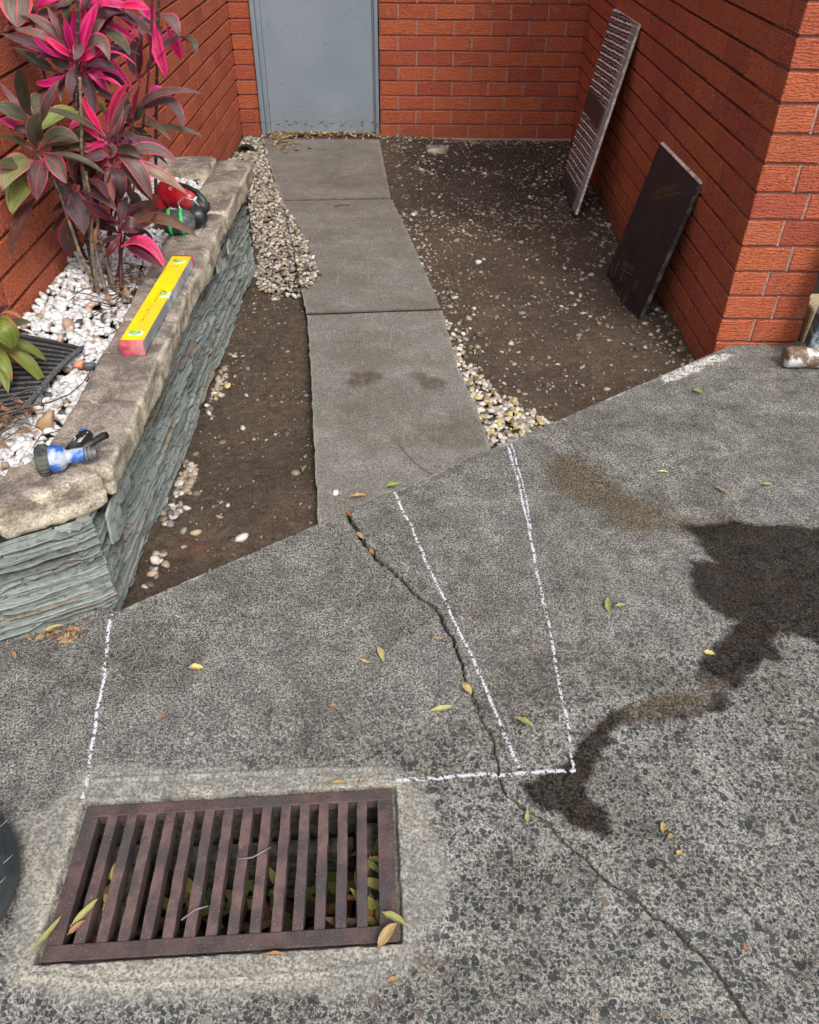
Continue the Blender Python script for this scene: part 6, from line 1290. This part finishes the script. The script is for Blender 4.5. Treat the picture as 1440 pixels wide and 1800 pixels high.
# yellow face with two oval windows
mb = MB()
def yface(y0, y1, x0=-WL/2, x1=WL/2): mb.box(((x0+x1)/2, (y0+y1)/2, TH-.0012), (x1-x0, y1-y0, .0036), bevel=.0008)
yface(-LLEN/2+.009, -.006-.012); yface(-.018+.0004, .018-.0004, -WL/2, WL/2-.026); yface(.018, LLEN/2-.009)
mb.build('yellow_face', M['yellow'], lv)
for s in (-1, 1):
    mb = MB(); mb.box((0, s*(LLEN/2-.0055), TH/2), (WL+.004, .011, TH+.003), bevel=.003, seg=2); e = mb.build('end_cap', M['pinkcap'], lv, True, 40)
    if s < 0:
        mb = MB(); mb.box((0, s*LLEN/2-.0003, TH/2), (WL*.8, .0012, TH*.62), bevel=.0005); mb.build('cap_inset', M['pinkcap'], e)
def ring(y, rx, ry, z, mname, nm, par_, h=.0015):
    mb = MB(); mb.prism([(math.cos(t)*rx, y+math.sin(t)*ry) for t in np.linspace(0, 2*math.pi, 28, endpoint=False)], z, z+h); return mb.build(nm, M[mname], par_)
for y, c1_ in ((-LLEN/2+.048, 'vialblue'), (LLEN/2-.052, 'vial')):
    v_ = ring(y, .0215, .0135, TH+.0007, 'whitep', 'vial_window', lv); ring(y-.001, .0165, .009, TH+.0024, c1_, 'vial', v_)
    mb = MB(); mb.tube([(-.013, y-.001, TH+.004), (.013, y-.001, TH+.004)], .0042, 10); mb.build('vial_tube', M['vial'], v_, True)
mb = MB(); mb.box((.0175, 0, TH-.004), (.027, .036, .01), bevel=.003); v_ = mb.build('centre_window', M['whitep'], lv)
mb = MB(); mb.tube([(.014, -.008, TH+.002), (.014, .008, TH+.002)], .0068, 12); mb.build('vial', M['vial'], v_, True)
# worn lettering, too rubbed to read: rows of dark marks
mb = MB(); r_ = random.Random(8)
def mark(x, y, w_, h_): mb.box((x, y, TH+.0009), (w_, h_, .0003))
for i in range(15):
    y = -.175+i*.0145
    x0 = -.002 if i < 8 else .0
    if i in (8,): continue
    for j in range(2): mark(x0+r_.uniform(-.002, .002), y-.003+j*.005, r_.uniform(.006, .010), .0014)
    if i % 3: mark(x0+r_.choice((-.0045, .0045, 0)), y, .0014, .007)
for i in range(4): mark(-.012+i*.007, LLEN/2-.088, .0035 if i != 1 else .001, .0052)
for i in range(3): mark(-.02, -.12+i*.006, .004, .0012)
mb.build('worn_lettering', M['ink'], lv)['kind'] = 'stuff'

# ---------------------------------------------------------------- hose nozzle on the front coping
hz = empty('hose_nozzle', (-1.868, -4.447, .36)); tag(hz, 'blue and black garden hose nozzle lying on the front coping', 'hose nozzle')
ax = Vector((-1.793+1.88, -4.41+4.458, .0)); AL = .108; rzh = math.atan2(.025, .087); hz.rotation_euler = (0, 0, rzh)
RX = Matrix.Rotation(R(90), 4, 'Y')       # lathe axis -> +x
mb = MB(); mb.lathe([(.010, -.004), (.030, -.004), (.0325, .002), (.0325, .018), (.029, .022), (.02, .022)], RX, 32)
bz = mb.build('bezel', M['bezel'], hz, True, 35)
mb = MB()
for i in range(20):
    a = 2*math.pi*i/20; mb.box((.010, math.cos(a)*.0325, math.sin(a)*.0325), (.016, .004, .004), rot=Euler((a, 0, 0)).to_matrix(), bevel=.001)
mb.build('grip_lugs', M['bezel'], bz)
mb = MB(); mb.lathe([(.028, .0222), (.0295, .026), (.0285, .040), (.022, .050), (.0145, .056), (.0135, .062), (.0150, .066), (.0150, .090), (.0125, .092)], RX, 28); mb.build('body', M['blue'], hz, True, 40)
mb = MB(); mb.lathe([(.0135, .0915), (.0155, .093), (.0155, .097), (.012, .098), (.012, .1), (.015, .101), (.015, .105), (.011, .106), (.011, .115), (.009, .116)], RX, 20); mb.build('connector', M['greyp'], hz, True, 35)
mb = MB(); mb.tube([(.055, .008, -.006), (.062, .03, -.008), (.075, .055, -.01), (.088, .075, -.008), (.092, .088, -.006)], [.012, .0155, .017, .018, .015], 14)
hd = mb.build('handle', M['blackp'], hz, True)
mb = MB(); mb.tube([(.0885, .083, -.0065), (.0905, .089, -.0055)], .0155, 16); mb.build('handle_ring', M['blue'], hd, True)
mb = MB()
for i in range(6):
    t = i/5; mb.box((.079+.014*t, .045+.028*t, .0048+.0015*t), (.010, .0022, .002), rot=Euler((0, 0, .3)).to_matrix())
mb.build('grip_ribs', M['whitep'], hd)
mb = MB(); mb.tube([(.068+.004*math.sin(t*3), .048+.018*t, .0055) for t in np.linspace(0, 1, 7)], .0014, 5); mb.build('emblem_stroke', M['whitep'], hd)
mb = MB(); mb.tube([(.078, .014, .0), (.098, .028, .002), (.112, .038, .004), (.128, .050, .006), (.137, .057, .004)], [.006, .007, .0075, .0085, .008], 12); mb.build('trigger', M['blackp'], hz, True)

# ---------------------------------------------------------------- ear muffs and red tool
em = empty('ear_muffs', (-1.868, -3.045, .332)); tag(em, 'black ear muffs with bright green bands on the coping', 'ear muffs')
def cup(x, y, z, rz, sc, tilt=0.):
    m = Matrix.Translation((x, y, z)) @ Matrix.Rotation(rz, 4, 'Z') @ Matrix.Rotation(R(90)+tilt, 4, 'Y') @ Matrix.Diagonal((sc, sc*.92, sc, 1))
    mb = MB(); mb.lathe([(.034, -.045), (.0385, -.038), (.0385, -.006), (.040, .0), (.0400, .0045), (.039, .006), (.037, .018), (.031, .030), (.018, .040), (.004, .043)], m, 32); o = mb.build('ear_cup', M['greyp'], em, True, 45)
    for z0 in (.0, -.038):
        mb = MB(); mb.lathe([(.0393, z0-.003), (.0415, z0-.002), (.0415, z0+.0065), (.0393, z0+.0075)], m, 32, cap=False); mb.build('green_band', M['green'], o, True)
    mb = MB(); mb.lathe([(.02, -.058), (.033, -.056), (.0365, -.047), (.0365, -.043)], m, 28); mb.build('ear_cushion', M['blackp'], o, True)
    return o
cup(.004, -.022, .038, R(8), 1.05)
c2_ = Matrix.Translation((.052, .058, .03)) @ Matrix.Rotation(R(20), 4, 'Z') @ Matrix.Rotation(R(90), 4, 'Y')
mb = MB(); mb.lathe([(.03, -.03), (.034, -.022), (.034, .0), (.03, .012), (.018, .02), (.004, .022)], c2_, 28); mb.build('ear_cup', M['blackp'], em, True, 45)
mb = MB(); mb.tube([(.0, .0, .066), (-.012, .03, .085), (.0, .07, .088), (.03, .085, .075), (.052, .07, .055)], [.003]*5, 8); mb.build('headband_wire', M['steel'], em, True)
mb = MB(); mb.tube([(.062, .02, .008), (.058, -.02, .002), (.05, -.05, .001)], .0012, 5); mb.build('wire_end', M['whitep'], em, True)
pt = empty('red_tool', (-1.925, -2.885, .33)); tag(pt, 'glossy red bodied tool with black grip behind the ear muffs', 'tool')
def lathe_between(p0, p1, prof, mname, nm, par_, n=26, sy=1):
    p0, p1 = Vector(p0), Vector(p1); q_ = (p1-p0).normalized().to_track_quat('Z', 'Y').to_matrix().to_4x4()
    mb = MB(); mb.lathe([(r, z) for r, z in prof], Matrix.Translation(p0) @ q_ @ Matrix.Diagonal((1, sy, 1, 1)), n); return mb.build(nm, M[mname], par_, True, 50)
bd = lathe_between((-.05, .035, .07), (.085, -.02, .055), [(.02, -.01), (.034, -.004), (.042, .02), (.045, .05), (.044, .09), (.038, .12), (.030, .14), (.02, .146)], 'red', 'motor_housing', pt)
lathe_between((-.09, .04, .04), (-.045, .0, .035), [(.02, 0), (.026, .01), (.028, .05), (.022, .065)], 'red', 'side_housing', pt)
mb = MB(); mb.tube([(.02, .0, .108), (.055, -.01, .100), (.085, -.02, .088), (.108, -.035, .065), (.118, -.045, .035)], [.007, .009, .010, .012, .012], 10); mb.build('strap', M['blackp'], pt, True)
lathe_between((.085, -.02, .05), (.122, -.04, .032), [(.018, 0), (.024, .006), (.026, .02), (.024, .036), (.016, .044)], 'blackp', 'grip', pt)
lathe_between((.076, -.018, .056), (.1, -.03, .045), [(.025, 0), (.028, .004), (.028, .010), (.024, .014)], 'steel', 'metal_collar', pt)
lathe_between((-.055, -.045, .018), (.01, -.065, .02), [(.015, 0), (.02, .01), (.02, .05), (.014, .06)], 'blackp', 'foot', pt)
mb = MB(); mb.tube([(-.002+.006*math.cos(t), -.022+.004*math.sin(t), .0985+.003*math.sin(t)) for t in np.linspace(.4, 5.2, 9)], .0012, 5); mb.build('emblem', M['whitep'], bd)
# strap, grip and foot are black plastic

# ---------------------------------------------------------------- ribbed mat in the planter
mt = empty('ribbed_mat'); tag(mt, 'black ribbed carpet mat lying on the white pebbles', 'mat')
c00, c10, c11, c01 = [np.array(p) for p in ((-1.978, -3.860), (-2.03, -4.165), (-2.34, -4.33), (-2.30, -3.735))]   # near right top, near right bottom, far...
def mq(u, v): return c00*(1-u)*(1-v)+c10*(1-u)*v+c01*u*(1-v)+c11*u*v         # u runs away to the left, v towards the camera
def mz(u, v): return .302+.010*math.sin(u*3+1)*.6+.006*math.sin(v*5)
def mstrip(v0, v1, h, nm, mname, u0=.0, z_off=0., seg=18, prof=True, fray=.0):
    VV, FF = [], []
    for i in range(seg+1):
        u = u0+(1-u0)*i/seg
        for (vv, dz) in ((v0, 0), (v0*.8+v1*.2, h), (v0*.2+v1*.8, h), (v1, 0)):
            p = mq(u, vv); VV.append((p[0], p[1], mz(u, vv)+z_off+dz))
    for i in range(seg):
        for j in range(3): a = i*4+j; FF.append((a, a+1, a+5, a+4))
    FF.append((0, 3, 2, 1)); me = bpy.data.meshes.new(nm); me.from_pydata(VV, [], FF); return link(nm, me, M[mname], mt)
mb = MB(); cs = [mq(-.02, -.02), mq(-.02, 1.02), mq(1, 1.02), mq(1, -.02)]
nb_ = 14; VV = []; FF = []
for i in range(nb_+1):
    for j in range(nb_+1):
        u, v = -.025+1.03*i/nb_, -.025+1.05*j/nb_; p = mq(u, v); VV.append((p[0], p[1], mz(u, v)))
for i in range(nb_):
    for j in range(nb_): a = i*(nb_+1)+j; FF.append((a, a+1, a+nb_+2, a+nb_+1))
me = bpy.data.meshes.new('backing'); me.from_pydata(VV, [], FF); me.polygons.foreach_set('use_smooth', [True]*len(FF)); bo = link('backing', me, M['mat_base'], mt); sm = bo.modifiers.new('t', 'SOLIDIFY'); sm.thickness = .006
NR = 15
for i in range(NR):
    v0 = i/NR; mstrip(v0+.001, v0+1/NR*.86, .007, 'rib', 'mat_rib', u0=.012)

# ---------------------------------------------------------------- tyre at the lower left
wh = empty('wheelbarrow_wheel', (-1.896, -5.205, -.002)); tag(wh, 'dark rubber tyre with thin moulding whiskers at the lower left frame edge', 'tyre')
mb = MB(); Ro = .158
prof = []
for t in np.linspace(-2.6, 2.6, 26):
    prof.append((Ro-.036+.038*math.cos(t), .042+.042*math.sin(t)))
mb.lathe(prof+[prof[0]], Matrix.Identity(4), 72, cap=False); ty = mb.build('tyre', M['rubber'], wh, True)
mb = MB()
for k, r_k in enumerate((.150, .140, .128, .117)):
    zt = .042+.042*math.sqrt(max(0, 1-((r_k-(Ro-.036))/.038)**2))
    mb.lathe([(r_k-.0012, zt-.001), (r_k, zt+.0014), (r_k+.0012, zt-.001)], Matrix.Identity(4), 72, cap=False)
mb.build('sidewall_rib', M['rubber'], ty, True)
mb = MB(); mb.lathe([(.02, .03), (.02, .06), (.034, .062), (.040, .045), (.085, .040), (.096, .058), (.099, .058), (.099, .02)], Matrix.Identity(4), 48, cap=False); mb.build('rim', M['steel'], wh, True, 35)
for a in (62, 40, 26, 12, -3, -18, -34, -52, 50, -70, 85):
    ca, sa = math.cos(R(a)), math.sin(R(a)); r0 = Ro-.012 if a not in (50, 26) else Ro-.028
    z0 = .042+.042*math.sqrt(max(0, 1-((r0-(Ro-.036))/.038)**2))-.001
    mb = MB(); L_ = .013 if a not in (50, 26) else .004
    mb.tube([(r0*ca, r0*sa, z0), ((r0)*ca+L_*.6, (r0)*sa+L_*.45, z0+.004), ((r0)*ca+L_*1.0, r0*sa+L_*.95, z0+.006)], [.0013, .0009, .0006], 6); mb.build('whisker', M['whisker'], ty, True)

# ---------------------------------------------------------------- plaster roller tool by the pier
tl = empty('plastering_tool', (.395, -3.36, 0)); tag(tl, 'plaster covered roller foot on a dark blue labelled post at right', 'tool')
def lb2(p0, p1, prof, mname, nm, par_): return lathe_between(p0, p1, prof, mname, nm, par_, 28)
lb2((-.215, -.015, .036), (.12, -.015, .036), [(.004, -.001), (.026, 0), (.033, .004), (.0355, .012), (.0355, .30), (.033, .326), (.026, .33)], 'toolhead', 'roller_foot', tl)
mb = MB(); th_ = Euler((R(-6), R(7), 0)).to_matrix(); mb.box((-.085, .012, .145), (.105, .045, .24), rot=th_, bevel=.004); ps = mb.build('post', M['toolblue'], tl)
mb = MB(); mb.box((-.058, .052, .46), (.105, .045, .40), rot=th_, bevel=.004); mb.build('post', M['toolblue'], tl)
fc = lambda dx, dz: Vector((-.073, .021, .24)) + th_ @ Vector((dx, -.0245, dz))
for (dx, dz, wd, hh, mn) in ((0, .05, .100, .13, 'lab_white'), (0, -.022, .100, .012, 'lab_pink'), (0, .122, .100, .012, 'lab_pink'), (-.025, .085, .006, .03, 'lab_grey'), (-.012, .085, .006, .03, 'lab_grey'), (-.034, .02, .018, .004, 'lab_grey'), (-.034, .01, .018, .003, 'lab_grey'), (-.034, .028, .018, .003, 'lab_grey'), (-.012, .05, .004, .10, 'lab_grey')):
    mb = MB(); mb.box(fc(dx, dz)+Vector((0, -.0004 if mn != 'lab_grey' else -.0014, 0)), (wd, .0016, hh), rot=th_); mb.build('label_print' if mn == 'lab_grey' else 'label_sheet', M[mn], ps)

# small paver by the back wall, gap in the corner with its shade painted black
rock('broken_paver', [(-.97, -.34), (-.86, -.33), (-.83, -.25), (-.98, -.23)], -.185, -.135, None, 9, amp=.004, rnd_edge=.008, cell=.01)
tag(bpy.data.objects['broken_paver'], 'broken grey paver on the gravel against the back wall', 'paver')
mb = MB(); mb.lathe([(.035, 0), (.05, 0), (.05, .08), (.035, .08)], Matrix.Translation((-2.13, -.30, -.15)) @ Matrix.Rotation(R(80), 4, 'X') @ Matrix.Diagonal((.9, .5, 1, 1)), 20, cap=False)
mb.lathe([(.001, .03), (.049, .03)], Matrix.Translation((-2.13, -.30, -.15)) @ Matrix.Rotation(R(80), 4, 'X') @ Matrix.Diagonal((.9, .5, 1, 1)), 20, cap=False)  # near-black disc paints the shade inside the gap
tag(mb.build('dark_gap', M['dark'], None, True, 40), 'small gap under the pier left of the door, its shade painted black', 'dark gap')
# white stone on near slab
o = pebbles('stone', np.array([[-1.289, -4.077, -.008]]), np.array([.009]), .6, np.array([(.75, .73, .68)]), M['pebble'], ang=.4); del o['kind']; tag(o, 'single white stone chip on the path above the crack', 'stone')
for (x, y, r_, c, lab) in ((-1.527, -4.218, .015, (.62, .6, .55), 'large pale pebble on the soil above the driveway edge'), (-1.655, -4.19, .013, (.42, .36, .22), 'tan pebble beside the rust red patch of soil'), (-1.33, -4.10, .011, (.6, .52, .42), 'pale pebble on the soil by the near path edge'), (-.76, -2.11, .016, (.66, .62, .54), 'white stone lying alone on the right bed')):
    o = pebbles('stone', np.array([[x, y, float(soil_z(np.array([[x, y]]))[0])+r_*.3]]), np.array([r_]), .6, np.array([c]), M['pebble'], ang=.2, tilt=.1); del o['kind']; tag(o, lab, 'stone')
